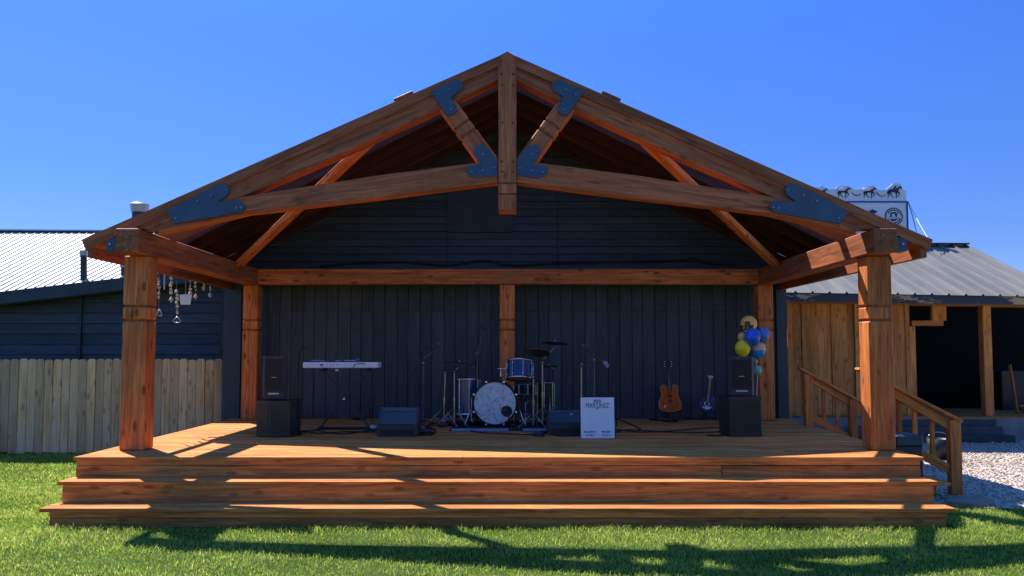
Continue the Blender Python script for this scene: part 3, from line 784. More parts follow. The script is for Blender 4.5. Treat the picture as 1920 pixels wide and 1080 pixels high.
# ring emblem
cc = at(1676, 406, YS - .01)
b = MB(cc); r_ = at(1692.5, 406, YS).x - cc.x
for ra, rb in ((.88, 1.0), (.66, .78)):
    vs = []; n = 48
    for i in range(n):
        t = 2 * math.pi * i / n
        for q in (ra, rb): vs.append((cc.x + r_ * q * math.cos(t), YS - .008, cc.z + r_ * q * math.sin(t)))
    b.add(vs, [(2 * i, 2 * i + 1, (2 * i + 3) % (2 * n), (2 * i + 2) % (2 * n)) for i in range(n)], None, 1)
b.add([(cc.x + r_ * .52 * math.cos(2 * math.pi * i / 40), YS - .008, cc.z + r_ * .52 * math.sin(2 * math.pi * i / 40)) for i in range(40)], [tuple(range(40))], None, 1)
b.build('ring_emblem', M['ink'], panel)
def text(name, s, loc, size, mat, parent=None, thick=.0, sx=1.0, rx=90, bold=0.0, rzv=0):
    cu = bpy.data.curves.new(name, 'FONT'); cu.body = s; cu.size = size; cu.align_x = 'CENTER'; cu.align_y = 'CENTER'; cu.extrude = thick; cu.offset = bold
    tmp = bpy.data.objects.new('tmp_text', cu); col.objects.link(tmp)
    bpy.context.view_layer.update()
    me = bpy.data.meshes.new_from_object(tmp.evaluated_get(bpy.context.evaluated_depsgraph_get()))
    bpy.data.objects.remove(tmp); me.name = name
    me.materials.clear(); me.materials.append(mat)
    R = (Matrix.Rotation(rzv, 4, 'Z') @ Matrix.Rotation(rad(rx), 4, 'X')) @ Matrix.Diagonal((sx, 1, 1, 1))
    me.transform(R); a = me.attributes.new('tone', 'FLOAT', 'POINT'); a.data.foreach_set('value', np.ones(len(me.vertices), dtype=np.float32))
    o = bpy.data.objects.new(name, me); col.objects.link(o); o.location = loc
    if parent:
        base = parent.matrix_basis if parent.parent is None else parent.parent.matrix_basis @ parent.matrix_basis
        o.parent = parent; o.matrix_basis = base.inverted() @ Matrix.Translation(Vector(loc))
    return o
text('emblem_lettering', 'R&A', (cc.x, YS - .014, cc.z + .0), .17, M['white'], panel, 0, 1.1, bold=.004)
# cutout strip along the top: outline with humps following the horses
strip = [(1500, 377), (1500, 352), (1535, 351), (1541, 346.5), (1546, 350), (1552, 355), (1566, 354), (1572, 349), (1592, 348), (1597, 352), (1606, 356), (1615, 354), (1622, 349.5), (1632, 349), (1638, 346), (1644, 354),
         (1652, 356.5), (1662, 355), (1668, 350), (1675, 344), (1682, 342.5), (1690, 345), (1694, 355), (1700, 357), (1700.5, 377)]
b = MB(at(1600, 370, YS)); b.prism([(q.x, q.z) for q in (at(*p, YS) for p in strip)], YS + .02, YS + .05, tone=.95)
cut = b.build('cutout_strip', M['white'], sign)
def horse(cx, cy, s, pack, rider=False):
    b = MB(at(cx, cy, YS)); P = lambda x, y: at(cx + x * s, cy + y * s, YS + .012)
    def st(pts, r): b.tube([P(*p) for p in pts], [q * .013 * s for q in r] if isinstance(r, list) else r * .013 * s, 6)
    st([(-9, -2), (-6, -3), (0, -2.4), (6, -3.4), (8, -4)], [2.2, 3.2, 2.6, 3.0, 1.8])
    st([(7, -4), (11, -9), (13, -10.5)], [2.2, 1.6, 1.4]); st([(12.5, -10.5), (16.5, -6.5)], [1.5, .8]); st([(12.6, -11), (12.9, -13)], [.6, .2])
    st([(-9, -2), (-11, 3), (-9.5, 7), (-12.5, 12)], [2.0, 1.1, .7, .6]); st([(-7.5, 0), (-6, 5), (-3.5, 8), (-1.5, 12)], [1.7, .9, .6, .6])
    st([(6, -1), (5.5, 5), (5, 13)], [1.7, .8, .7]); st([(7.5, -1), (12, 3), (11, 7), (8, 9)], [1.6, .8, .6, .6])
    st([(-10, -3), (-12.5, 0), (-12.5, 6)], [.7, .9, .3])
    if rider: st([(1, -3), (1, -8), (3.5, -11), (5, -13)], [1.6, 1.7, 1.2, 1.0]); st([(1.5, -4), (3, 2)], [1.0, .8]); st([(2.5, -9.5), (8, -6)], [.7, .5])
    return b.build('horse_silhouette', M['inkblue' if rider else 'ink'], cut)
horse(1581.5, 361, .82, 1); horse(1630, 361, .82, 1); horse(1676, 360, .92, 0, True); horse(1541, 361, .7, 1)
for cx_ in (1578, 1625):
    b = MB(at(cx_, 357, YS)); b.ball(at(cx_, 355.5, YS + .0), (.085, .02, .045), 12, 8); b.build('saddle_pack', M['white'], cut)
wire('', [at(1597, 361, YS), at(1606, 367, YS), at(1614, 364, YS)], .008, '', '', parent=cut).name = 'lead_rope'
wire('', [at(1643, 360, YS), at(1652, 368, YS), at(1661, 366, YS)], .008, '', '', parent=cut).name = 'lead_rope'
b = MB(at(1637, 397, YS)); P = lambda x, y: at(x, y, YS - .01)
b.tube([P(1632, 400), P(1636, 397), P(1641, 398)], [.05, .06, .03], 6); b.tube([P(1636, 398), P(1637, 393.5)], .028, 6); b.tube([P(1641, 397), P(1644, 396.5)], [.03, .015], 6); b.build('horse_emblem', M['inkblue'], panel)
b = MB(s0)
for xx in (s0.x + .3, s1.x - .3):
    b = MB((xx, YS + .2, 3)); b.box((xx, YS + .2, 3.2), (.1, .1, 3.4)); b.build('sign_post', M['navy2'], sign)
tag(wire('guy_wire', [at(1703, 378, YS), at(1721, 414, YS - .5), at(1743, 452, YS - 1)], .011, None, None, 'white'), 'pale guy wire running from the sign corner down to the right', 'wire')
tag(wire('guy_wire', [at(1703, 380, YS), at(1711, 405, YS - .3), at(1718, 434, YS - .6)], .009, None, None, 'inkblue'), 'short dark guy wire just right of the sign edge', 'wire')

# ------------------------------------------------------------------ side stairs with railings
stairs = thing('side_stairs', 'wooden side stairs going down right of the stage between two sloping railings', 'stairs', (4.7, 10.4, 0))
for i, zt in enumerate((.40, .20)):
    xa = deck_x(10.4) + .01 + i * .3
    b = MB((xa, 10.4, zt))
    for j in range(2): b.box((xa + .075 + j * .145, 10.4, zt - .018), (.14, 2.7, .036), ch=.003, axis=1)
    b.build('tread', M['deck'], stairs)
def rail_set(x_top, Y, drop_x, ys):
    P0 = Vector((x_top, Y, DZ + .80)); slope = -.54; L = drop_x
    P1 = P0 + Vector((L, 0, L * slope))
    r = thing('handrail_tmp', None, None, (x_top, Y, DZ)); r.name = 'railing'
    return P0, P1, r
for (Y, pxa, pya, pxb, pyb, news, bals) in (
        (11.75, 1497, 690, 1637, 767, ((1515, 1), (1598, 0)), (1546, 1571)),
        (9.35, 1607, 691, 1800, 790, ((1786, 0), (1634, 1)), (1688, 1717, 1749))):
    a, c_ = at(pxa, pya, Y), at(pxb, pyb, Y)
    n1 = at(news[0][0], 760, Y)
    zb0 = DZ if news[0][1] else 0
    def railz(x): return a.z + (c_.z - a.z) * (x - a.x) / (c_.x - a.x)
    b = MB(((a.x + c_.x) / 2, Y, (a.z + c_.z) / 2)); b.beam(a, c_, .13, .035, ch=.005, tone=1.1)
    rl = b.build('railing', M['rail'], stairs)
    b = MB(rl.matrix_basis.translation + stairs.location); b.beam(a + Vector((.08, 0, -.085)), c_ + Vector((-.06, 0, -.085)), .04, .10, ch=.003); b.build('top_rail', M['rail'], rl)
    xs = sorted(at(n[0], 760, Y).x for n in news)
    b = MB(a); lo = .62
    b.beam((xs[0], Y, railz(xs[0]) - lo), (xs[-1], Y, railz(xs[-1]) - lo), .04, .10, ch=.003); b.build('bottom_rail', M['rail'], rl)
    for n_, on in news:
        x = at(n_, 760, Y).x; zb = DZ if on else 0.0; zt = railz(x) - .02
        b = MB((x, Y, zb)); b.box((x, Y + .0, (zb + zt) / 2), (.13 if Y < 10 else .11, .1, zt - zb), ch=.005, axis=2); b.build('newel_post', M['rail'], rl)
    for n_ in bals:
        x = at(n_, 760, Y).x; zt = railz(x) - .09; zb = railz(x) - lo
        b = MB((x, Y, zb)); b.box((x, Y + .035, (zb + zt) / 2), (.05, .035, zt - zb + .1), ch=.003, axis=2); b.build('baluster', M['rail'], rl)
for Y in (9.28, 11.8):
    b = MB((4.8, Y, .2)); b.prism([(deck_x(Y), .0), (deck_x(Y) + .62, 0), (deck_x(Y) + .62, .17), (deck_x(Y) + .3, .18), (deck_x(Y) + .3, .37), (deck_x(Y), .38)], Y, Y + .04, (1, 0)); b.build('stringer', M['riser'], stairs)
# black box beside the deck, round tub, stone slab
case = thing('equipment_case', 'black equipment case standing on the gravel beside the right stage corner', 'case', (4.45, 9.0, 0))
a, c_ = at(1678, 812, 8.9), at(1727, 812, 8.9)
xc = (a.x + c_.x) / 2 + .03
b = MB((xc, 9, .3)); b.box((xc, 9.1, .32), (.30, .34, .60), ch=.012, tone=1); b.build('case_body', M['cab'], case)
b = MB((xc, 9, .6)); b.box((xc, 9.1, .68), (.31, .36, .12), ch=.015, tone=1.3); b.build('case_lid', M['navy2'], case)
p = at(1760, 842, 12.4)
tub = thing('plastic_bucket', 'small black bucket on the gravel behind the near stair railing', 'bucket', (p.x, 12.4, 0))
b = MB((p.x, 12.4, .1)); b.lathe([(.0, .01), (.13, .01), (.17, .32), (.155, .32), (.12, .03)], (p.x, 12.4, .012), n=20); b.build('bucket_body', M['black'], tub)
b = MB((p.x, 12.4, .3)); b.tube([(p.x + .17 * math.cos(t), 12.4, .33 + .1 * math.sin(t)) for t in np.linspace(0, math.pi, 10)], .006); b.build('bucket_handle', M['dchrome'], tub)
b = MB((5.2, 8.55, .03)); q = [gp(*p_, .045) for p_ in ((1771, 941), (1790, 934), (1838, 929), (1858, 937), (1866, 944), (1825, 946))]
b.add([(p_.x, p_.y, .05) for p_ in q] + [(p_.x + .01, p_.y, -.01) for p_ in q], [tuple(range(6))] + [(i, i + 6, (i + 1) % 6 + 6, (i + 1) % 6) for i in range(6)], None, 1)
tag(b.build('stone_slab', M['stone']), 'flat brown stone slab where lawn meets gravel near the steps', 'stone')

# ------------------------------------------------------------------ hanging chimes along the left eave
M['shell'] = paint('shell_and_bead', (.55, .48, .36), .6, .35, .3, vs=20)
M['crystal'] = paint('blue_crystal', (.35, .45, .75), .1, .2, .6)
eave_x = at(165, 470, YF).x + .03
def chime(px, py0, py1, kind, lab):
    Y = eave_x * FPX / (px - CX) ; Y = Y * 1.0
    for _ in range(4):
        Y = Y * eave_x / at(px, py0, Y).x
    top, bot = at(px, py0, Y), at(px + (1 if kind == 'ring' else 0), py1, Y)
    t = thing('hanging_chime', lab, 'chime', top, 0, 'chimes hanging from the left eave')
    b = MB(top); b.tube([top + Vector((0, 0, .03)), bot], .0045, 5); b.build('string', M['dchrome'], t)
    L = (top - bot).length; rr = random.Random(px)
    if kind in ('beads', 'ring', 'crystal', 'hook'):
        f0, f1 = (.05, .75) if kind != 'ring' else (.4, .95)
        if kind == 'hook': f0, f1 = .15, .6
        if kind == 'crystal': f0, f1 = 0, .55
        z = f0
        while z < f1:
            s = rr.uniform(.011, .026); c = top.lerp(bot, z); b = MB(c)
            R = Matrix.Rotation(rr.uniform(0, 3), 3, 'Y')
            b.ball(c + Vector((rr.uniform(-.008, .008), 0, 0)), (s, s * .7, s * rr.uniform(.7, 1.2)), 8, 6, R, tone=rr.uniform(.6, 1.3)); b.build('bead', M['shell'], t); z += (s * 2 + .006) / L
    if kind == 'beads':
        b = MB(bot); b.lathe([(.0, .05), (.032, .0), (.0, -.05)], bot, n=4); b.build('pendant', M['shell'], t)
    if kind == 'crystal':
        b = MB(bot); b.lathe([(0, .05), (.028, .01), (.03, -.02), (0, -.045)], bot, n=8); b.build('pendant', M['crystal'], t)
    if kind == 'ring':
        P = [bot + Vector(p) for p in ((0, 0, 0), (-.03, 0, -.03), (-.055, 0, -.055), (-.03, 0, -.075), (0, 0, -.08), (.03, 0, -.075), (.055, 0, -.055), (.03, 0, -.03), (0, 0, 0))]
        b = MB(bot); b.tube(P, .007, 6); b.build('triangle_ring', M['galv'], t)
    if kind == 'hook':
        P = [bot + Vector(p) for p in ((0, 0, .07), (-.035, 0, -.01), (.03, 0, -.015), (.04, 0, 0), (0, 0, .07))]
        b = MB(bot); b.tube(P, .008, 6); b.build('metal_hook', M['galv'], t)
    if kind == 'flag':
        b = MB(bot); w0, w1, h = .085, .068, .135
        b.prism([(bot.x - w0, bot.z), (bot.x, bot.z + .012), (bot.x + w0, bot.z), (bot.x + w1, bot.z - h), (bot.x - w1, bot.z - h)], bot.y, bot.y + .006, tone=.95); b.build('white_plate', M['white'], t)
    if kind == 'tube':
        b = MB(bot); b.cyl(bot, bot + Vector((0, 0, .2)), .011, n=8); b.build('metal_tube', M['galv'], t)
chime(298, 511, 590, 'hook', 'bead string nearest the front post ending in a small metal hook')
chime(308, 514, 543, 'tube', 'thin grey metal tube chime between two bead strings')
chime(321, 514, 562, 'beads', 'thick string of pale shells ending in a diamond shaped shell')
chime(331, 515, 594, 'ring', 'longest bead string ending in a wire triangle ring')
chime(348, 519, 553, 'flag', 'white tapered plate hanging on a thin string')
chime(357, 521, 550, 'beads', 'narrow bead string just right of the white plate')
chime(367, 524, 556, 'beads', 'dark spaced bead string right of the narrow one')
chime(382, 531, 540, 'beads', 'very short string with one white shell cluster')
chime(394, 531, 553, 'crystal', 'short bead string ending in a blue crystal drop, rightmost of the chimes')
p0, p1 = at(296, 511, 10.3), at(330, 514, 10.9)
tag(wire('driftwood_stick', [p0, p0.lerp(p1, .5) + Vector((0, 0, .012)), p1], .014, None, None, 'shell'), 'pale driftwood stick holding the first chime strings under the eave', 'stick')

# ------------------------------------------------------------------ loudspeakers
def sub(px0, px1, pxc, py_base, py_top, ang, lab):
    f = gp(pxc, py_base, DZ); s = 1
    Y = f.y; wL = (at(pxc, 780, Y).x - at(px0, 780, Y).x); wR = (at(px1, 780, Y).x - at(pxc, 780, Y).x)
    ht = at(pxc, py_top, Y).z - DZ
    t = thing('subwoofer', lab, 'subwoofer', (f.x, Y, DZ))
    return f, wL, wR, ht, t
# left pair: faceted cabinet, one corner towards the viewer
f = gp(504, 820, DZ); h = at(504, 752, f.y).z - DZ
xa, xb, xc = at(475, 780, f.y).x, at(504, 780, f.y).x, at(543, 780, f.y).x
t = thing('subwoofer', 'large black angular subwoofer at the left end of the stage under a slim speaker', 'subwoofer', (f.x, f.y + .2, DZ), 0, 'subwoofers at the stage ends')
base_poly = [(xa, f.y + .10), (xb, f.y), (xc, f.y + .03), (xc + .05, f.y + .16), (xc + .03, f.y + .46), (xa + .02, f.y + .46)]
def column(b, poly, z0, z1, tone=1.0):
    n = len(poly); b.add([(x, y, z0) for x, y in poly] + [(x, y, z1) for x, y in poly], [tuple(range(n - 1, -1, -1)), tuple(range(n, 2 * n))] + [(i, (i + 1) % n, n + (i + 1) % n, n + i) for i in range(n)], None, tone)
def shrink(poly, d):
    cx_ = sum(p[0] for p in poly) / len(poly); cy_ = sum(p[1] for p in poly) / len(poly)
    return [(cx_ + (p[0] - cx_) * (1 - d), cy_ + (p[1] - cy_) * (1 - d)) for p in poly]
b = MB((f.x, f.y + .2, DZ)); column(b, base_poly, DZ + .012, DZ + .04); column(b, shrink(base_poly, .03), DZ + .04, DZ + h - .03); column(b, base_poly, DZ + h - .03, DZ + h)
b.build('cabinet', M['cab'], t)
def panel_on(b, p0, p1, z0, z1, out=.006, inset=.018):
    p0, p1 = Vector((p0[0], p0[1])), Vector((p1[0], p1[1])); d = (p1 - p0).normalized(); n = Vector((d.y, -d.x))
    a, c = p0 + d * inset + n * out, p1 - d * inset + n * out
    a2, c2 = a - n * .02, c - n * .02
    vs = [(a.x, a.y, z0), (c.x, c.y, z0), (c.x, c.y, z1), (a.x, a.y, z1), (a2.x, a2.y, z0), (c2.x, c2.y, z0), (c2.x, c2.y, z1), (a2.x, a2.y, z1)]
    b.add(vs, [(0, 1, 2, 3), (1, 5, 6, 2), (4, 0, 3, 7), (3, 2, 6, 7), (0, 4, 5, 1)], None, 1)
M['olive'] = paint('olive_speaker_grille', (.028, .032, .018), .6, .4, .4, bump=.8, bscale=260)
sp = shrink(base_poly, .03)
for i in (0, 1):
    b = MB((sp[i][0], sp[i][1], DZ)); panel_on(b, sp[i], sp[i + 1], DZ + .055, DZ + h - .045); b.build('grille', M['olive'], t)
def top_speaker(pxl, pxr, py_t, py_b, Y, yaw, lab, side):
    a, c = at(pxl, py_b, Y), at(pxr, py_b, Y); ht = at(pxl, py_t, Y).z - a.z; wd = c.x - a.x; cx_ = (a.x + c.x) / 2
    z0 = a.z
    t = thing('loudspeaker', lab, 'speaker', (cx_, Y + .13, z0), 0, 'slim speakers standing on the subwoofers')
    R = rotz(yaw); O = Vector((cx_, Y + .14, z0))
    def pt(x, y, z): return O + R @ Vector((x, y, z))
    b = MB(O)
    w2 = wd / 2
    poly = [(-w2, -.10), (-w2 + .035, -.14), (w2 - .035, -.14), (w2, -.10), (w2 - .04, .14), (-w2 + .04, .14)]
    pw = [tuple((O + R @ Vector((x, y, 0))).xy) for x, y in poly]
    column(b, pw, z0 + .004, z0 + ht - .012); column(b, shrink(pw, -.02), z0 + ht - .022, z0 + ht, 1.6); b.build('cabinet', M['cab'], t)
    b = MB(O); panel_on(b, pw[1], pw[2], z0 + .09, z0 + ht - .035, .004, .006); b.build('grille', M['grille'], t)
    b = MB(O); m0 = Vector(pw[1]).lerp(Vector(pw[2]), .22); m1 = Vector(pw[1]).lerp(Vector(pw[2]), .78)
    panel_on(b, m0, m1, z0 + .05, z0 + .07, .008, 0); b.build('handle_bar', M['silver'], t)
    b = MB(O); m0 = Vector(pw[1]).lerp(Vector(pw[2]), .37); m1 = Vector(pw[1]).lerp(Vector(pw[2]), .63)
    panel_on(b, m0, m1, z0 + ht * .49, z0 + ht * .505, .007, 0); b.build('badge', M['galv'], t)
top_speaker(489, 534, 668, 747, f.y + .12, rad(4), 'slim black loudspeaker on the subwoofer in front of the left rear post', 0)
f = gp(1400, 819, DZ); h = at(1400, 744, f.y).z - DZ
xa, xb = at(1373, 780, f.y).x, at(1431, 780, f.y).x
t = thing('subwoofer', 'large black square subwoofer at the right end of the stage below the balloons', 'subwoofer', (f.x, f.y + .2, DZ), 0, 'subwoofers at the stage ends')
bp = [(xa - .07, f.y + .2), (xa - .03, f.y + .03), (xa, f.y), (xb - .02, f.y), (xb, f.y + .03), (xb - .01, f.y + .44), (xa - .06, f.y + .44)]
b = MB((f.x, f.y + .2, DZ)); column(b, bp, DZ + .012, DZ + .035); column(b, shrink(bp, .03), DZ + .035, DZ + h - .03); column(b, bp, DZ + h - .03, DZ + h); b.build('cabinet', M['cab'], t)
sp = shrink(bp, .03)
b = MB((f.x, f.y, DZ)); panel_on(b, sp[2], sp[3], DZ + .05, DZ + h - .045, .005, .01); b.build('grille', M['olive'], t)
top_speaker(1369, 1417, 669, 742, f.y + .12, rad(-5), 'slim black loudspeaker on the subwoofer beneath the balloons', 1)
# floor monitors
def wedge(pxl, pxr, py_b, py_t, lab, knob=False):
    a, c = gp(pxl, py_b, DZ), gp(pxr, py_b, DZ); Y = a.y; wd = c.x - a.x; H = at(pxl, py_t, Y + .3).z - DZ
    t = thing('floor_monitor', lab, 'stage monitor', ((a.x + c.x) / 2, Y + .2, DZ), 0, 'wedge monitors on the stage floor')
    O = Vector(((a.x + c.x) / 2, Y, DZ)); x0, x1 = -wd / 2, wd / 2
    I = Matrix.Identity(3)
    b = MB(O); b.profile([(0.0, .004), (.42, .004), (.42, .1), (.30, H), (.24, H), (.03, .15), (0, .13)], O, I, x0, x1, 1); b.build('cabinet', M['cab'], t)
    b = MB(O)
    import itertools
    d = Vector((.21, H - .15)).normalized(); n = Vector((-d.y, d.x))
    for (u0, u1, tn) in ((.02, .72, 1.5), (.76, .96, 1.9)):
        L = Vector((.21, H - .15)).length; p = Vector((.03, .15)) + d * L * u0 + n * .006; q = Vector((.03, .15)) + d * L * u1 + n * .006
        p2, q2 = p - n * .01, q - n * .01
        b.profile([tuple(p2), tuple(q2), tuple(q), tuple(p)], O, I, x0 + .03, x1 - .03, tn)
    b.build('grille', M['navy2'], t)
    b = MB(O); b.box(O + Vector((0, .0, .06)), (wd - .1, .02, .06), ch=.004, tone=.7); b.build('slot', M['black'], t)
    if knob:
        p = O + Vector((.0, .08, .26)); b = MB(p); b.ball(p, (.018, .012, .02), 10, 8); b.build('badge', M['galv'], t)
wedge(706, 783, 819, 763, 'black wedge floor monitor right of the keyboard stand')
wedge(1027, 1118, 816, 768, 'black wedge floor monitor behind the white poster', True)

# ------------------------------------------------------------------ keyboard
kf = gp(645, 806, DZ); KYY = kf.y
k0, k1 = at(568, 690, KYY), at(709, 679, KYY)
ks = thing('keyboard_stand', 'black folding x shaped stand carrying the white keyboard', 'stand', (kf.x, KYY, DZ))
kt = k0.z - .005
for (xa_, xb_, yo) in ((599, 690, -.02), (693, 607, .02)):
    a, c = at(xa_, 804, KYY + yo), at(xb_, 695, KYY + yo); a.z = DZ + .03
    b = MB(a); b.beam(a, c, .028, .028, up=(0, 1, 0), ch=.003, tone=1); b.build('leg', M['cab'], ks)
    for zz, p in ((DZ + .018, a), (kt - .014, c)):
        b = MB(p); b.box((p.x, KYY + .02, zz), (.035, .42, .03), ch=.006, tone=1); b.build('crossbar', M['black'], ks)
p = at(645, 748, KYY - .05); b = MB(p); b.cyl(p, p + Vector((0, .1, 0)), .014, n=10); b.build('pivot_bolt', M['chrome'], ks)
a, c = at(594, 806, KYY), at(700, 806, KYY); b = MB(a); b.box(((a.x + c.x) / 2, KYY + .05, DZ + .02), (c.x - a.x, .05, .035), ch=.006, tone=1); b.build('foot_bar', M['black'], ks)
kb = thing('keyboard', 'white stage keyboard seen from its back panel on the x stand', 'keyboard', ((k0.x + k1.x) / 2, KYY, k0.z))
b = MB(k0); b.box(((k0.x + k1.x) / 2, KYY + .14, (k0.z + k1.z) / 2), (k1.x - k0.x, .30, k1.z - k0.z), ch=.008, tone=1.05); b.build('body', M['white'], kb)
b = MB(k0); b.box(((k0.x + k1.x) / 2, KYY + .14, k1.z + .006), (k1.x - k0.x - .02, .26, .012), tone=1); b.build('top_panel', M['black'], kb)
for (px, w_, h_) in ((603, .045, .018), (612, .01, .01), (620, .016, .01), (625, .012, .01), (631, .01, .01), (635, .008, .01)):
    p = at(px, 684, KYY - .012); b = MB(p); b.box((p.x, KYY - .010, p.z), (w_, .008, h_), tone=1); b.build('socket', M['black'], kb)
wire('audio_cable', [at(662, 689, KYY - .02), at(665, 684, KYY - .05), at(672, 682, KYY - .05), at(681, 681, KYY - .05), at(684, 684, KYY - .02)], .005, 'short dark cables plugged into the back of the white keyboard', 'cable')
for (xa_, xb_, yy, mat, nm, lb, ctg) in ((586, 610, 677.5, 'silver', 'folded_paper', 'pale flat sheet lying on the left of the keyboard', 'paper'), (631, 641, 677, 'silver', 'remote_control', 'small grey remote lying on the middle of the keyboard', 'remote'), (647, 668, 676, 'silver', 'tablet', 'silver tablet lying on the right of the keyboard', 'tablet')):
    a, c = at(xa_, yy, KYY + .1), at(xb_, yy - 2, KYY + .1); b = MB(a); b.box(((a.x + c.x) / 2, KYY + .1, k1.z + .02), (c.x - a.x, .14, .014), ch=.003, tone=.8); tag(b.build(nm, M[mat]), lb, ctg)
M['bluecap'] = paint('blue_plastic', (.04, .16, .50), .5, .1)
p = at(671, 675, KYY + .08); b = MB(p); b.ball((p.x, p.y, k1.z + .028), (.032, .03, .022), 12, 8); tag(b.build('blue_cap', M['bluecap']), 'small bright blue rounded cap on the right of the keyboard', 'cap')
p = at(632, 693, KYY); b = MB(p); b.box((p.x, KYY, k0.z - .03), (.04, .06, .03), ch=.004, tone=1); tag(b.build('power_adapter', M['silver']), 'small grey adapter hanging under the keyboard', 'adapter')

# ------------------------------------------------------------------ stands
def tripod(b, x, y, z, r, h, n=3, a0=.4, rad_=.008):
    for i in range(n):
        t = a0 + 2 * math.pi * i / n
        b.tube([(x, y, z + h), (x + r * .6 * math.cos(t), y + r * .6 * math.sin(t), z + h * .5), (x + r * math.cos(t), y + r * math.sin(t), z + .012)], rad_, 6)
def mic(p, d, t, L=.17):
    d = Vector(d).normalized(); p = Vector(p)
    b = MB(p); b.cyl(p - d * L * .5, p + d * L * .35, .011, .017, 10); m = b.build('microphone', M['cab'], t)
    b = MB(p); b.ball(p + d * L * .48, .028, 12, 8); b.build('mic_grille', M['steel'], m)
def mic_stand(px, py_b, py_t, pA, pB, lab, Y=None, micat=None, base='tripod', group='boom microphone stands on stage'):
    f_ = gp(px, py_b, DZ) if Y is None else Vector((at(px, py_b, Y).x, Y, DZ)); Y = f_.y
    t = thing('microphone_stand', lab, 'microphone stand', (f_.x, Y, DZ), 0, group)
    top = at(px, py_t, Y); top.x = f_.x
    b = MB(f_); b.cyl(f_ + Vector((0, 0, .05)), top, .012, .010, 8); b.build('pole', M['boom'], t)
    b = MB(f_)
    if base == 'tripod': tripod(b, f_.x, Y, DZ, .30, .12, rad_=.009)
    else: b.lathe([(.0, 0.003), (.14, .003), (.14, .015), (.02, .04), (.012, .06)], f_, n=24)
    b.build('base', M['black'], t)
    if pA:
        a, c = at(*pA, Y - .02), at(*pB, Y - .10); b = MB(a); b.tube([a, c], .0085, 7); b.cyl(a, a.lerp(c, .08), .02, n=8); b.build('boom_arm', M['boom'], t)
        b = MB(top); b.ball(top, .024, 8, 6); b.build('clutch', M['dchrome'], t)
    if micat: mic(at(*micat[0], Y - .1), at(*micat[1], Y - .1) - at(*micat[0], Y - .1), t)
    return t
mic_stand(793, 803, 681, (774, 692), (812, 658), 'boom microphone stand with tilted arm between left monitor and drums', micat=((815, 652), (823, 645)))
wire('microphone_cable', [at(812, 655, 10.7), at(801, 653, 10.8), at(791, 657, 10.9), at(791, 668, 11), at(793, 740, 11.2), at(796, 795, 11.2)], .0045, 'thin cable looping off the boom microphone left of the drums', 'cable')
mic_stand(895, 790, 662, (889, 690), (906, 620), 'tall overhead microphone stand above the bass drum left of the middle post', Y=12.0, micat=((907, 616), (915, 621)))
mic_stand(1115, 800, 675, (1136, 683), (1094, 652), 'boom microphone stand with a purple clip right of the drums', Y=11.3, micat=((1101, 656), (1095, 650)))
M['purple'] = paint('lilac_plastic', (.40, .28, .60), .5, .2)
p = at(1136, 682, 11.2); b = MB(p); b.ball(p, (.035, .03, .03), 8, 6); b.ball(p + Vector((.02, 0, -.03)), (.025, .02, .03), 8, 6); b.ball(p + Vector((-.02, 0, .02)), .02, 8, 6); tag(b.build('lilac_clip', M['purple']), 'lilac clip on the low end of the right boom stand', 'clip')
f_ = gp(1156, 806, DZ)
t = thing('microphone_stand', 'straight thin microphone stand with slim head behind the white poster', 'microphone stand', (f_.x, f_.y, DZ))
b = MB(f_); b.cyl(f_ + Vector((0, 0, .05)), at(1156, 690, f_.y), .010, .008, 8); b.build('pole', M['black'], t)
b = MB(f_); b.cyl(at(1156, 700, f_.y), at(1157.5, 640, f_.y), .014, .016, 8); b.ball(at(1157.5, 634, f_.y), (.02, .02, .04), 10, 8); b.build('microphone', M['black'], t)
b = MB(f_); tripod(b, f_.x, f_.y, DZ, .34, .16, a0=-.25, rad_=.012); b.build('base', M['black'], t)
# hook topped cable stand left of keyboard
pts = [(554, 788), (557, 770), (559, 700), (561, 665), (565, 654), (571, 652), (574, 655)]
tag(wire('hooked_rod', [at(x_, y_, 12.2) for x_, y_ in pts], .010, None, None), 'thin dark rod with a hooked top standing left of the keyboard', 'rod')

# ------------------------------------------------------------------ drum kit
M['shell_blue'] = paint('dark_blue_drum_shell', (.02, .05, .13), .12, .2, .6)
M['tanhead'] = paint('tan_drum_head', (.42, .25, .14), .5, .2)
k = N('marbled_drum_head'); v = k.coords((14, 14, 14)); g = k.noise(v, 1, 6, .7, 1.0); v2 = k.coords((3, 3, 3)); g2 = k.noise(v2, 1, 3)
cc_ = k.ramp(g, [(.34, (.22, .26, .27)), (.46, (.58, .63, .62)), (.7, (.70, .74, .72))])
cc_ = k.mix(.35, cc_, k.ramp(g2, [(.3, (.7, .75, .78)), (.7, (1, 1, 1))]), 'MULTIPLY')
k.l(cc_, k.b.inputs['Base Color']); k.b.inputs['Roughness'].default_value = .45; M['head'] = k.m
f_ = gp(928, 801, DZ + .01); BY = f_.y
bc = at(928, 758, BY); br = at(970, 758, BY).x - bc.x
bc.z = DZ + br + .03
bd = thing('bass_drum', 'bass drum with white marbled front head and dark port hole', 'bass drum', (bc.x, BY + .2, DZ))
b = MB(bc); b.lathe([(br * .955, .03), (br * .955, .42)], bc, (0, 1, 0), 48); b.build('shell', M['shell_blue'], bd)
b = MB(bc); b.lathe([(br * .93, -.004), (br * 1.0, -.008), (br * 1.01, .035), (br * .955, .035)], bc, (0, 1, 0), 48); b.build('hoop', M['black'], bd)
b = MB(bc); b.lathe([(br * .955, .40), (br * 1.0, .40), (br * 1.0, .44), (br * .9, .44)], bc, (0, 1, 0), 48); b.build('hoop', M['black'], bd)
b = MB(bc); b.lathe([(br * .95, .002), (br * .9, .0), (br * .45, -.001), (.0001, -.002)], bc, (0, 1, 0), 48); b.build('front_head', M['head'], bd)
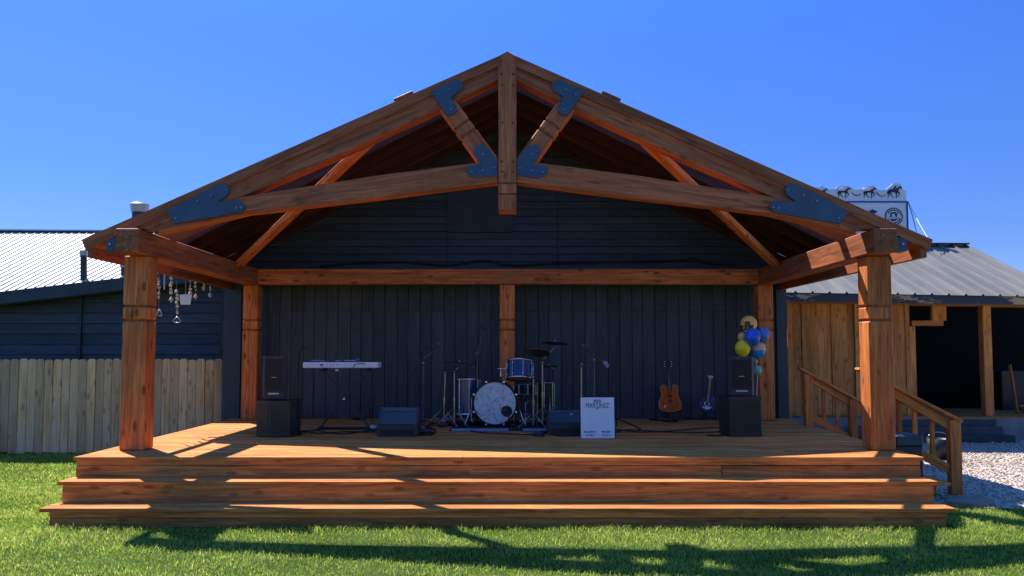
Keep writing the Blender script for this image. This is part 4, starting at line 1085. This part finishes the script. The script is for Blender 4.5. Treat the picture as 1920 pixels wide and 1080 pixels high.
pc = at(950, 771, BY - .01); b = MB(pc); b.lathe([(.058, .0), (.062, -.010), (.075, -.010), (.078, .004)], pc, (0, 1, 0), 28); b.lathe([(.066, -.004), (.0001, -.0035)], pc, (0, 1, 0), 28); b.build('port_ring', M['black'], bd)
for i in range(8):
    t_ = 2 * math.pi * (i + .5) / 8; p = bc + Vector((br * 1.02 * math.cos(t_), 0, br * 1.02 * math.sin(t_)))
    b = MB(p); b.cyl(p + Vector((0, -.02, 0)), p + Vector((0, .10, 0)), .008, n=6); b.box(p + Vector((0, .0, 0)), (.03, .03, .03), ch=.004, tone=1); b.build('tension_claw', M['chrome'], bd)
for s_ in (-1, 1):
    p = bc + Vector((s_ * br * .95, .12, -.08)); q = Vector((bc.x + s_ * (br + .12), BY - .06, DZ + .01))
    b = MB(p); b.tube([p, p + Vector((s_ * .05, -.03, -.02)), q], [.012, .011, .009], 7); b.build('spur', M['chrome'], bd)
def drum(name, c, r, h, axis, lab, cat, lugs=6, legs=False, head='tanhead', sm='shell_blue', hm='chrome'):
    t = thing(name, lab, cat, c); ax = Vector(axis).normalized(); c = Vector(c)
    b = MB(c); b.lathe([(r * .97, 0), (r * .97, h)], c, ax, 40); b.build('shell', M[sm], t)
    for hh in (0, h):
        b = MB(c); b.lathe([(r * .95, hh - .014), (r * 1.02, hh - .014), (r * 1.03, hh + .014), (r * .95, hh + .014)], c, ax, 40); b.build('hoop', M[hm], t)
    b = MB(c); b.lathe([(r * .97, -.004), (.0001, -.012)], c, ax, 32); b.build('bottom_head', M[head], t)
    b = MB(c); b.lathe([(r * .97, h + .004), (.0001, h + .008)], c, ax, 32); b.build('top_head', M['white'], t)
    a_ = Vector((0, 1, 0)) if abs(ax.y) < .9 else Vector((1, 0, 0)); u = ax.cross(a_).normalized(); v_ = ax.cross(u)
    for i in range(lugs):
        th = 2 * math.pi * (i + .25) / lugs; d = u * math.cos(th) + v_ * math.sin(th)
        b = MB(c); b.cyl(c + d * r * 1.04 - ax * .0, c + d * r * 1.04 + ax * h, .005, n=6)
        for q in (.2, .8): b.ball(c + d * r * 1.0 + ax * h * q, (.012, .012, .018), 8, 6)
        b.build('lug', M['chrome'], t)
    if legs:
        for i in range(3):
            th = .9 + 2 * math.pi * i / 3; d = Vector((math.cos(th), math.sin(th), 0))
            b = MB(c); p = c + d * r * 1.06
            b.tube([p + Vector((0, 0, h * .5)), p + Vector((0, 0, -.05)), Vector((p.x + d.x * .05, p.y + d.y * .05, DZ + .03))], .008, 6); b.build('leg', M['chrome'], t)
    return t
tY = BY + .05
c0 = at(975, 711, tY); r = (at(1000, 700, tY).x - at(949, 700, tY).x) / 2
drum('rack_tom', c0 + Vector((0, .16, 0)), r, .255, (0.02, .22, 1), 'blue rack tom mounted above the bass drum, tilted to show its tan underside', 'drum', 8)
c0 = at(876, 768, BY + .35); r = (at(900, 740, BY + .35).x - at(853, 740, BY + .35).x) / 2
c0.z = DZ + .17
drum('floor_tom', c0, r, at(876, 711, BY + .35).z - c0.z, (0, 0.02, 1), 'dark glossy floor tom standing left of the bass drum', 'drum', 8, True)
p = at(985, 762, BY + .75)
drum('snare_drum', Vector((p.x, BY + .75, DZ + .42)), .17, .15, (0, .1, 1), 'dark snare drum half hidden behind the bass drum', 'drum', 8, sm='black', hm='bolt')
c0 = at(1024, 765, BY + .5); c0.z = DZ + .2
drum('floor_tom', c0, .125, .42, (0, 0, 1), 'second darker floor tom behind the tall chrome stand at the right of the kit', 'drum', 6, True, sm='black', hm='bolt')
t = thing('snare_stand', 'chrome snare stand with crossing legs behind the bass drum', 'stand', (p.x, BY + .7, DZ))
b = MB(p); 
for i in range(3):
    th = .5 + 2.09 * i; d = Vector((math.cos(th), math.sin(th), 0)); q = Vector((p.x, BY + .7, 0))
    b.tube([q + d * .17 + Vector((0, 0, DZ + .44)), q + d * .10 + Vector((0, 0, DZ + .36)), q + Vector((0, 0, DZ + .3)), q + Vector((0, 0, DZ + .15)), q + d * .25 + Vector((0, 0, DZ + .01))], .009, 6)
b.build('frame', M['chrome'], t)
# tom mount
t = thing('tom_mount', 'chrome tom holder arm rising from the bass drum left of the rack tom', 'drum hardware', bc + Vector((.02, .2, br)))
b = MB(bc); q0 = at(939, 716, BY + .15); q1 = at(939, 692, BY + .15); q2 = at(949, 692, BY + .15); q3 = at(953, 682, BY + .15)
b.tube([q0, q1], .014, 8); b.tube([at(932, 691, BY + .15), q2, q3], .010, 8); b.ball(q1, .024, 8, 6); b.ball(q2, .02, 8, 6); b.build('arm', M['chrome'], t)

def cymbal(c, r, tilt, lab, mat='bronze', group='cymbals of the drum kit'):
    """tilt: normal vector"""
    t = thing('cymbal', lab, 'cymbal', c, 0, group)
    ax = Vector(tilt).normalized(); c = Vector(c)
    b = MB(c); prof = [(.0001, r * .10), (r * .08, r * .095), (r * .16, r * .06), (r * .2, r * .035), (r * .6, r * .015), (r, -r * .03), (r * .6, r * .008), (r * .2, r * .028), (.0001, r * .08)]
    b.lathe(prof, c, ax, 40); b.build('plate', M[mat], t)
    b = MB(c); b.cyl(c + ax * r * .06, c + ax * (r * .06 + .035), .011, .008, 8); b.build('wing_nut', M['dchrome'], t)
def stand(px, Y, py_t, lab, arm=None, zb=DZ, leg_r=.26, hleg=.28, base_px=None, mat='dchrome'):
    f_ = at(base_px or px, 795, Y); x = f_.x; top = at(px, py_t, Y)
    t = thing('cymbal_stand', lab, 'stand', (x, Y, DZ), 0, 'chrome stands of the drum kit')
    b = MB((x, Y, DZ)); mid = Vector((x, Y, DZ)).lerp(top, .5)
    b.cyl((x, Y, DZ + .04), mid, .016, n=10); b.cyl(mid, top, .011, n=10); b.cyl(mid + Vector((0, 0, -.03)), mid + Vector((0, 0, .03)), .022, n=10); b.build('tube', M[mat], t)
    b = MB((x, Y, DZ))
    for i in range(3):
        th = rad(200) + 2 * math.pi * i / 3; d = Vector((math.cos(th), math.sin(th), 0)); o = Vector((x, Y, DZ))
        b.tube([o + Vector((0, 0, hleg)), o + d * leg_r + Vector((0, 0, .012))], .010, 6); b.tube([o + Vector((0, 0, .06)), o + d * leg_r * .55 + Vector((0, 0, hleg * .48))], .007, 6)
        b.ball(o + d * leg_r + Vector((0, 0, .014)), .016, 6, 5)
    b.build('tripod_legs', M[mat], t)
    if arm:
        b = MB(top); b.tube([at(*q, Y) for q in arm], .009, 7); b.ball(top, .024, 8, 6); b.build('arm', M['dchrome'], t)
YC1 = BY + .25
cymbal(at(861, 681.5, YC1), at(889, 680, YC1).x - at(860, 680, YC1).x, (.10, -.04, 1), 'thin bronze cymbal nearly edge on over the floor tom, leftmost of the cymbals')
stand(852, YC1, 697, 'chrome stand with bent arm under the leftmost cymbal', [(852, 697), (858, 690), (861, 683)])
stand(835, BY + .3, 699, 'shorter chrome stand with round top standing left of the floor tom', [(835, 706), (835, 699)], base_px=832)
YC2 = BY + .05
cymbal(at(1008, 661, YC2), at(1032, 660, YC2).x - at(1008, 660, YC2).x, (.10, .35, 1), 'bronze cymbal tipped to show its underside right above the rack tom')
YC3 = BY + .15
cymbal(at(1040, 643, YC3), at(1067, 643, YC3).x - at(1040, 643, YC3).x, (.08, .10, 1), 'highest cymbal of the kit, thin and nearly edge on at the right')
stand(1017, YC3, 679, 'tall chrome stand right of the rack tom carrying the two upper cymbals', [(1017, 679), (1022, 670), (1036, 656), (1041, 645)])
b = MB((0, 0, 0)); 
stand(1000, BY + .02, 707, 'chrome pole stand directly right of the rack tom bracket', [(1000, 707), (998, 696), (1002, 680)], leg_r=.22, hleg=.22)
cymbal(at(1029, 687, BY + .6), .13, (.0, .15, 1), 'small dark cymbal low behind the tall right cymbal stand')
stand(1036, BY + .62, 690, 'thin black stand holding the small dark cymbal behind the kit', [(1036, 690), (1030, 688)], mat='black')
M['redbronze'] = paint('reddish_cymbal', (.40, .13, .10), .4, .2, .5, .5)
YC4 = 11.3
cymbal(at(1091, 685.5, YC4), .115, (-.06, .02, 1), 'small reddish cymbal alone on a stand between drums and right boom stand', 'redbronze')
stand(1090, YC4, 689, 'thin stand under the small reddish cymbal, mostly behind the right monitor', mat='dchrome')
# kick mic
p = gp(954, 806, DZ)
t = thing('microphone_stand', 'very short microphone stand in front of the bass drum port', 'microphone stand', (p.x, p.y, DZ))
b = MB(p); b.tube([(p.x, p.y, DZ + .02), at(954, 780, p.y), at(951, 774, p.y + .02)], .010, 7); b.build('pole', M['black'], t)
b = MB(p); b.lathe([(0, .002), (.10, .002), (.10, .018), (.02, .03), (.0001, .04)], (p.x, p.y, DZ), n=20); b.build('base', M['black'], t)
b = MB(p); q = at(949, 772, p.y + .03); b.cyl(q, q + Vector((-.02, .06, .01)), .024, .03, 12); b.build('microphone', M['cab'], t)
# pedals
def pedal(px, py, lab, rz_=0):
    p = gp(px, py, DZ); t = thing('drum_pedal', lab, 'pedal', (p.x, p.y, DZ))
    R = rotz(rz_); b = MB(p); b.box(p + Vector((0, 0, .015)), (.11, .26, .02), R, ch=.004, tone=1); b.build('base_plate', M['dchrome'], t)
    b = MB(p); b.box(p + Vector((0, .0, .06)), (.08, .24, .012), R @ rotx(rad(-14)), ch=.003, tone=1); b.build('footboard', M['chrome'], t)
    b = MB(p)
    for s_ in (-1, 1): b.cyl(p + R @ Vector((s_ * .05, .11, .01)), p + R @ Vector((s_ * .05, .11, .17)), .008, n=6)
    b.build('frame', M['chrome'], t)
pedal(968, 800, 'chrome foot pedal right beside the bass drum', rad(40)); pedal(838, 799, 'chrome foot pedal under the leftmost cymbal stand', rad(-20))
# throne
p = Vector((at(925, 740, BY + 1.1).x, BY + 1.15, DZ)); t = thing('drum_throne', 'round black drum stool hidden behind the bass drum', 'stool', p)
b = MB(p); b.lathe([(0, .5), (.16, .5), (.18, .47), (.17, .43), (0, .43)], p, n=24); b.build('seat', M['black'], t)
b = MB(p); b.cyl(p + Vector((0, 0, .1)), p + Vector((0, 0, .44)), .018, n=8); b.build('post', M['chrome'], t)
b = MB(p); tripod(b, p.x, p.y, p.z, .26, .2); b.build('leg_set', M['chrome'], t)
# rug
M['rug'] = paint('dark_rug', (.03, .035, .06), .95, .4, .1, bump=.6, bscale=90)
M['rugedge'] = paint('pale_rug_border', (.24, .28, .38), .9, .15, .1)
q = [gp(842, 809, DZ), gp(1046, 809, DZ)]
rug = thing('drum_rug', 'dark rug with pale blue front border under the drum kit', 'rug', ((q[0].x + q[1].x) / 2, q[0].y + .8, DZ))
b = MB(q[0]); b.box(((q[0].x + q[1].x) / 2, q[0].y + .85, DZ + .006), (q[1].x - q[0].x, 1.6, .012), tone=1); b.build('pile', M['rug'], rug)
b = MB(q[0])
for xa_, xb_ in ((846, 953), (980, 1045)):
    a, c = gp(xa_, 809, DZ), gp(xb_, 809, DZ); b.box(((a.x + c.x) / 2, a.y + .02, DZ + .018), (c.x - a.x, .09, .034), ch=.004, tone=1)
b.build('border', M['rugedge'], rug)

# ------------------------------------------------------------------ poster
f_ = gp(1121, 822, DZ); PYY = f_.y
a, c = at(1089.5, 821, PYY), at(1152, 744, PYY)
post_ = thing('poster_board', 'white framed poster with black lettering standing on the stage floor', 'poster', ((a.x + c.x) / 2, PYY, DZ))
W_, H_ = c.x - a.x, c.z - a.z; O = Vector(((a.x + c.x) / 2, PYY, DZ)); R = rotx(rad(-5))
b = MB(O); b.box(O + R @ Vector((0, .018, H_ / 2)), (W_ + .025, .02, H_ + .02), R, ch=.003, tone=1); b.build('frame', M['black'], post_)
b = MB(O); b.box(O + R @ Vector((0, .006, H_ / 2)), (W_, .006, H_ - .004), R, tone=1.05); sh = b.build('sheet', M['white'], post_)
def pt_text(s, u, v_, size, sx=1, bold=0, mat='ink'):
    p = O + R @ Vector((u * W_, .001, v_ * H_)); text('lettering', s, p, size, M[mat], sh, 0, sx, 85, bold)
pt_text('ANi', .0, .905, .058, 1.0, .001); pt_text('MARTINEZ', .0, .79, .088, .70, .0)
pt_text('FOLLOW AT', -.23, .155, .030, .9, .001); pt_text('TIPS EASY', .24, .155, .030, .9, .001)
pt_text('$ E M S', -.23, .075, .036, 1.0, .0005); pt_text('F A S S', .24, .075, .036, 1.0, .0005)
b = MB(O); b.tube([O + Vector((0, .03, H_ * .75)), O + Vector((0, .22, .01))], .008, 6); b.build('rear_strut', M['black'], post_)

# ------------------------------------------------------------------ guitars
M['gorange'] = paint('orange_guitar_lacquer', (.62, .11, .018), .14, .25, .6)
M['gdark'] = paint('dark_blue_guitar_lacquer', (.02, .05, .12), .12, .2, .6)
M['neckw'] = paint('dark_fingerboard', (.16, .10, .07), .5, .2)
M['tangold'] = paint('gold_hardware', (.62, .42, .22), .35, .1, .5, .5)
def guitar(px, py_b, py_t, Y, outline, name, lab, matk, fr_tilt, pick):
    """outline in body units: list of (x,z)"""
    base = at(px, py_b, Y)
    return base
GY = 12.75
s_px = at(1258, 740, GY).x - at(1257, 740, GY).x
def gpt(x, y, dy=0): return at(x, y, GY + dy)
g1 = thing('electric_guitar', 'orange hollow body electric guitar with twin cutaways on a low stand', 'guitar', gpt(1257, 771))
def smooth_poly(pts, n=5):
    out = []; m = len(pts)
    for i in range(m):
        p0, p1, p2, p3 = (Vector(pts[(i + j) % m]) for j in (-1, 0, 1, 2))
        for j in range(n):
            t = j / n; out.append(tuple(.5 * ((2 * p1) + (p2 - p0) * t + (2 * p0 - 5 * p1 + 4 * p2 - p3) * t * t + (3 * p1 - p0 - 3 * p2 + p3) * t ** 3)))
    return out
body = smooth_poly([(1257, 771.5), (1244, 770.5), (1237, 764), (1236.5, 753), (1240, 745), (1240.5, 737), (1238.5, 729), (1242, 723), (1248, 722.5), (1251.3, 726), (1252.5, 735), (1258.5, 735), (1260, 726), (1263, 722.5), (1268.5, 722.5), (1272, 728), (1271.5, 737), (1273, 745), (1277, 753), (1278, 763), (1271, 770)])
P = [(q.x, q.z) for q in (gpt(*p) for p in body)]
b = MB(gpt(1257, 750)); b.prism(P, GY, GY + .055, (0, 1), 1.0); gb = b.build('body', M['gorange'], g1)
cx_, cz_ = sum(p[0] for p in P) / len(P), sum(p[1] for p in P) / len(P)
b = MB(gpt(1257, 750)); P2 = [(cx_ + (p[0] - cx_) * 1.025, cz_ + (p[1] - cz_) * 1.02) for p in P]; b.prism(P2, GY + .006, GY + .010, tone=1); b.prism(P2, GY + .046, GY + .050, tone=1.001); b.build('binding', M['tangold'], gb)
a, c = gpt(1255.5, 737, -.012), gpt(1252.6, 692, .02)
b = MB(a); b.beam(a, c, .034, .022, up=(0, 1, 0), ch=.003, tone=1); b.build('neck', M['neckw'], g1)
b = MB(c); hp = [(1249.5, 690), (1247.5, 682), (1249, 676), (1252, 678), (1255, 675.5), (1257.5, 681), (1255.5, 690)]
b.prism([(q.x, q.z) for q in (gpt(*p) for p in hp)], GY + .01, GY + .03, tone=1); hd = b.build('headstock', M['black'], g1)
for (x_, y_) in ((1246.5, 678), (1246, 682.5), (1247, 687), (1258.5, 678), (1259.5, 682.5), (1258, 687)):
    p = gpt(x_, y_); b = MB(p); b.ball(p + Vector((0, .01, 0)), (.014, .01, .011), 8, 6); b.build('tuning_peg', M['chrome'], hd)
for (x_, y_, w_, h_) in ((1256, 743, .075, .022), (1256.5, 751.5, .075, .022)):
    p = gpt(x_, y_); b = MB(p); b.box((p.x, GY - .004, p.z), (w_, .014, h_), ch=.003, tone=1); b.build('pickup', M['black'], gb)
p = gpt(1258.5, 762); b = MB(p); b.box((p.x, GY - .003, p.z), (.045, .01, .085), ch=.002, tone=1); b.build('tailpiece', M['chrome'], gb)
p = gpt(1246.5, 761); b = MB(p); b.lathe([(.0, .02), (.010, .012), (.014, -.03), (.0, -.032)], p + Vector((0, -.006, 0)), n=8); b.build('pick_guard', M['white'], gb)
for s_, x_ in ((-1, 1243.5), (1, 1269)):
    p = gpt(x_, 753); b = MB(p); b.tube([p + Vector((-.012, -.002, .04)), p + Vector((0, -.002, .015)), p + Vector((0, -.002, -.015)), p + Vector((.012, -.002, -.04))], .004, 5); b.build('sound_hole', M['black'], gb)
b = MB(a)
for i in range(6):
    o = (i - 2.5) * .005; b.tube([gpt(1257.5, 758, -.02) + Vector((o, 0, 0)), c + Vector((o * .8, -.02, 0))], .0008, 4)
b.build('strings', M['dchrome'], g1)
def gstand(x0, x1, xb0, xb1, y_t, y_b, Y, lab, mat):
    t = thing('guitar_stand', lab, 'guitar stand', (at((x0 + x1) / 2, y_b, Y).x, Y, DZ))
    for xa_, xe_ in ((x0, xb0), (x1, xb1)):
        p, q = at(xa_, y_t, Y), at(xe_, y_b, Y - .08); q.z = DZ + .012
        b = MB(p); b.tube([p + Vector((0, -.05, .02)), p, q], .011, 7); b.build('leg', M[mat], t)
    p = at((x0 + x1) / 2, y_t - 4, Y + .09); b = MB(p); b.tube([p, Vector((p.x, Y + .35, DZ + .012))], .010, 6); b.box((p.x, Y + .05, at(x0, y_t, Y).z), (at(x1, y_t, Y).x - at(x0, y_t, Y).x, .03, .02), tone=1); b.build('rear_leg', M['black'], t)
gstand(1245, 1268, 1240, 1276, 772, 785, GY + .02, 'low guitar stand with silver feet holding the orange guitar', 'dchrome')
# dark guitar
GY = 12.7
g2 = thing('electric_guitar', 'dark blue guitar with white pickguard, smaller, beside the right speakers', 'guitar', gpt(1325, 765))
body = smooth_poly([(1325, 770), (1314, 767), (1311, 756), (1313, 748), (1311, 745), (1316, 743.5), (1323, 746), (1330, 745), (1337, 743), (1342, 747), (1340, 755), (1342, 763), (1336, 769)])
b = MB(gpt(1325, 757)); b.prism([(q.x, q.z) for q in (gpt(*p) for p in body)], GY, GY + .045, (0, 1), 1.0); gb = b.build('body', M['gdark'], g2)
pg = smooth_poly([(1317, 761), (1321, 763), (1325, 760), (1330, 763), (1334, 762), (1330, 767), (1320, 767)])
b = MB(gpt(1325, 757)); b.prism([(q.x, q.z) for q in (gpt(*p) for p in pg)], GY - .006, GY - .001, tone=1); b.build('pickguard', M['white'], gb)
p = gpt(1325, 757.5); b = MB(p); b.lathe([(.030, -.004), (.042, -.008), (.044, 0)], p + Vector((0, -.008, 0)), (0, 1, 0), 20); b.build('ring', M['chrome'], gb)
a, c = gpt(1326.5, 754, -.012), gpt(1331.5, 708, .04)
b = MB(a); b.beam(a, c, .036, .022, up=(0, 1, 0), ch=.003, tone=1.3); nk = b.build('neck', M['neckw'], g2)
b = MB(a)
for i in range(14):
    q = a.lerp(c, .08 + .9 * (1 - .94 ** i) / (1 - .94 ** 14)); b.box(q + Vector((0, -.013, 0)), (.034, .004, .003), tone=1)
b.build('frets', M['chrome'], nk)
hp = [(1329.5, 709), (1327.5, 704), (1338, 705), (1338, 708), (1334.5, 710)]
b = MB(c); b.prism([(q.x, q.z) for q in (gpt(*p) for p in hp)], GY + .02, GY + .045, tone=1); hd = b.build('headstock', M['galv'], g2)
gstand(1319, 1334, 1304, 1349, 768, 786, GY - .03, 'dark folding guitar stand with splayed legs under the blue guitar', 'boom')

# ------------------------------------------------------------------ balloons
BYY = gp(1400, 819, DZ).y + .55
def bal_mat(n, c1, c2=None):
    k = N(n)
    if c2:
        v = k.coords((9, 9, 9)); g = k.noise(v, 1, 4, .6, .6)
        sep = k.n("ShaderNodeSeparateXYZ"); k.l(k.coords((1, 1, 1), True), sep.inputs[0])
        ad = k.n("ShaderNodeMath", operation='MULTIPLY_ADD'); k.l(g, ad.inputs[0]); ad.inputs[1].default_value = .12; k.l(sep.outputs['Z'], ad.inputs[2])
        cc = k.mix(k.ramp(ad.outputs[0], [(.045, 0), (.055, 1)]), c2, c1); k.l(cc, k.b.inputs['Base Color'])
    else: k.b.inputs['Base Color'].default_value = (*c1, 1)
    k.b.inputs['Roughness'].default_value = .22; k.b.inputs['Specular IOR Level'].default_value = .5
    k.b.inputs['Subsurface Weight'].default_value = .0
    return k.m
def balloon(px, py, rpx, mat, lab, dy=0, stretch=1.08, tilt=0):
    c = at(px, py, BYY + dy); r = at(px + rpx, py, BYY + dy).x - c.x
    t = thing('balloon', lab, 'balloon', c, 0, 'balloon cluster by the right rear post')
    R = roty(tilt); b = MB(c); prof = []
    for i in range(19):
        ph = math.pi * i / 18; rr = math.sin(ph); z = math.cos(ph) * stretch
        if z < 0: rr *= (1 - .16 * z * z); z *= 1.12
        prof.append((max(r * rr, .0005), r * z))
    b.lathe(prof, c, R @ Vector((0, 0, 1)), 32); o = b.build('body', mat, t)
    kn = c + R @ Vector((0, 0, -r * stretch * 1.12)); b = MB(kn); b.cyl(kn + R @ Vector((0, 0, .004)), kn + R @ Vector((0, 0, -.02)), .004, .011, 8); b.build('knot', mat, t)
    return t, c, r
gold = bal_mat('gold_balloon', (.85, .48, .08)); blue = bal_mat('royal_blue_balloon', (.015, .12, .70)); lblue = bal_mat('slate_blue_balloon', (.08, .20, .55))
yel = bal_mat('yellow_balloon', (.78, .68, .02)); tan = bal_mat('tan_balloon', (.60, .42, .18)); teal = bal_mat('teal_balloon', (.16, .58, .50)); globe = bal_mat('blue_and_tan_balloon', (.80, .50, .22), (.02, .26, .68))
t, c, r = balloon(1404, 608, 15.3, gold, 'gold balloon with black lettering, topmost of the cluster')
tx = []
for s_, u, v_, sz in (('FS', -.50, -.02, .085), ('UPS', -.38, -.48, .085)):
    o = text('lettering', s_, (0, 0, 0), sz, M['ink'], None, 0, 1, 90, .006)
    me = o.data
    for v in me.vertices:
        x = v.co.x + u * r; z = v.co.z + v_ * r
        d = max(1 - (x / r) ** 2 - (z / (r * 1.1)) ** 2, .02); v.co = Vector((x, -r * math.sqrt(d) - .003, z))
    o.parent = t; o.matrix_basis = Matrix.Identity(4)
balloon(1411.5, 631, 14.6, blue, 'royal blue balloon in front, middle of the cluster', -.12)
balloon(1431, 627, 12.5, lblue, 'slate blue balloon right of the royal blue one', .02)
balloon(1391.5, 632, 8.5, tan, 'small tan balloon peeking out left of the royal blue one', 0)
balloon(1392.5, 652.5, 14.3, yel, 'yellow green balloon at the left just above the speaker', -.05)
balloon(1422, 656, 14, globe, 'balloon half tan and half blue at the lower right of the cluster', 0, 1.12, rad(15))
balloon(1420, 694, 8.2, teal, 'small teal balloon lowest, half hidden behind the right speaker', .05)
balloon(1417.5, 678, 4, tan, 'tiny pale balloon between the two toned and teal balloons', .02)
tag(wire('balloon_ribbon', [at(1408, 640, BYY), at(1416, 675, BYY), at(1420, 705, BYY + .05), at(1419, 740, BYY + .05), Vector((at(1420, 740, BYY).x, BYY + .05, DZ + .01))], .005, None, None, 'white'), 'white ribbon tying the balloons down behind the right speakers', 'ribbon')

# ------------------------------------------------------------------ floor cables
def fl(pts, r, lab, group='black cables lying on the stage floor'):
    tag(wire('floor_cable', [gp(x_, y_, DZ) + Vector((0, 0, r + .001 + (.006 if i % 2 else 0))) for i, (x_, y_) in enumerate(pts)], r, None, None), lab, 'cable', group)
fl([(545, 810), (560, 811), (575, 809), (585, 813), (600, 814), (640, 812), (668, 811), (700, 812)], .010, 'cable running from the left subwoofer past the keyboard stand')
fl([(548, 815), (566, 817), (556, 811), (572, 812), (592, 808), (640, 816), (690, 808), (706, 806)], .008, 'coiled cable tangle right of the left subwoofer')
fl([(690, 690 + 112), (694, 808), (705, 811)], .008, 'short cable going into the left monitor')
fl([(783, 812), (800, 816), (815, 812), (812, 806), (798, 803), (806, 799), (830, 801), (845, 797)], .010, 'cable looping off the left monitor towards the drums')
fl([(786, 817), (805, 818), (817, 810), (800, 800), (788, 797)], .008, 'second cable loop right of the left monitor')
fl([(800, 795), (830, 797), (855, 799), (868, 806), (900, 812), (940, 815), (990, 816), (1012, 814), (1028, 812)], .009, 'long cable in front of the drum rug')
fl([(865, 808), (880, 800), (905, 799), (930, 803)], .008, 'cable lying across the rug in front of the bass drum')
fl([(1000, 816), (1014, 812), (1020, 818), (1004, 819), (1000, 815), (1020, 811), (1045, 818), (1086, 819)], .009, 'cable coil left of the right monitor')
fl([(1152, 812), (1180, 808), (1230, 810), (1280, 813), (1330, 812), (1366, 809)], .009, 'long cable running from the poster to the right subwoofer')
fl([(1152, 806), (1200, 812), (1260, 809), (1300, 806), (1340, 803), (1362, 807), (1364, 813), (1348, 819), (1325, 817)], .008, 'cable curling in front of the right subwoofer')
fl([(1218, 787), (1235, 790), (1262, 789), (1285, 788), (1300, 787), (1340, 788), (1362, 787)], .012, 'cable bundle beneath the two guitars')
fl([(1225, 785), (1232, 788), (1250, 792), (1272, 792), (1262, 788)], .010, 'small cable coil under the orange guitar')
wire('hanging_cable', [at(694, 694, KYY), at(697, 715, KYY), at(693, 745, KYY), at(693, 770, KYY - .02), gp(700, 795, DZ), gp(706, 805, DZ)], .006, 'cable dropping from the keyboard to the stage floor', 'cable')
for (px, py, nm, lab, ctg, sz) in ((1008, 817, 'pedal_box', 'small black pedal box on the floor left of the right monitor', 'pedal', (.12, .10, .045)), (794, 812, 'power_strip', 'black power strip right of the left monitor', 'power strip', (.22, .07, .04))):
    p = gp(px, py, DZ); b = MB(p); b.box(p + Vector((0, .05, sz[2] / 2)), sz, ch=.008, tone=1); b.box(p + Vector((0, .05, sz[2] + .004)), (sz[0] * .6, sz[1] * .5, .012), ch=.003, tone=1.4); tag(b.build(nm, M['navy2']), lab, ctg)
p = gp(699, 806, DZ); b = MB(p); b.ball(p + Vector((0, 0, .035)), (.045, .04, .034), 12, 8); b.cyl(p + Vector((.03, 0, .03)), p + Vector((.09, 0, .05)), .014, .01, 8); tag(b.build('white_pouch', M['silver']), 'small pale lump of cloth on the floor by the left monitor', 'cloth')
p = gp(672, 787, DZ)
b = MB(p); b.ball(p + Vector((0, 0, .02)), (.12, .07, .02), 12, 8); tag(b.build('cable_coil', M['cable']), 'dark cable coil near the back wall behind the keyboard', 'cable')

# empties that parent nothing must not stay
for o in [o for o in sc.objects if o.type == 'EMPTY' and not o.children]: bpy.data.objects.remove(o)
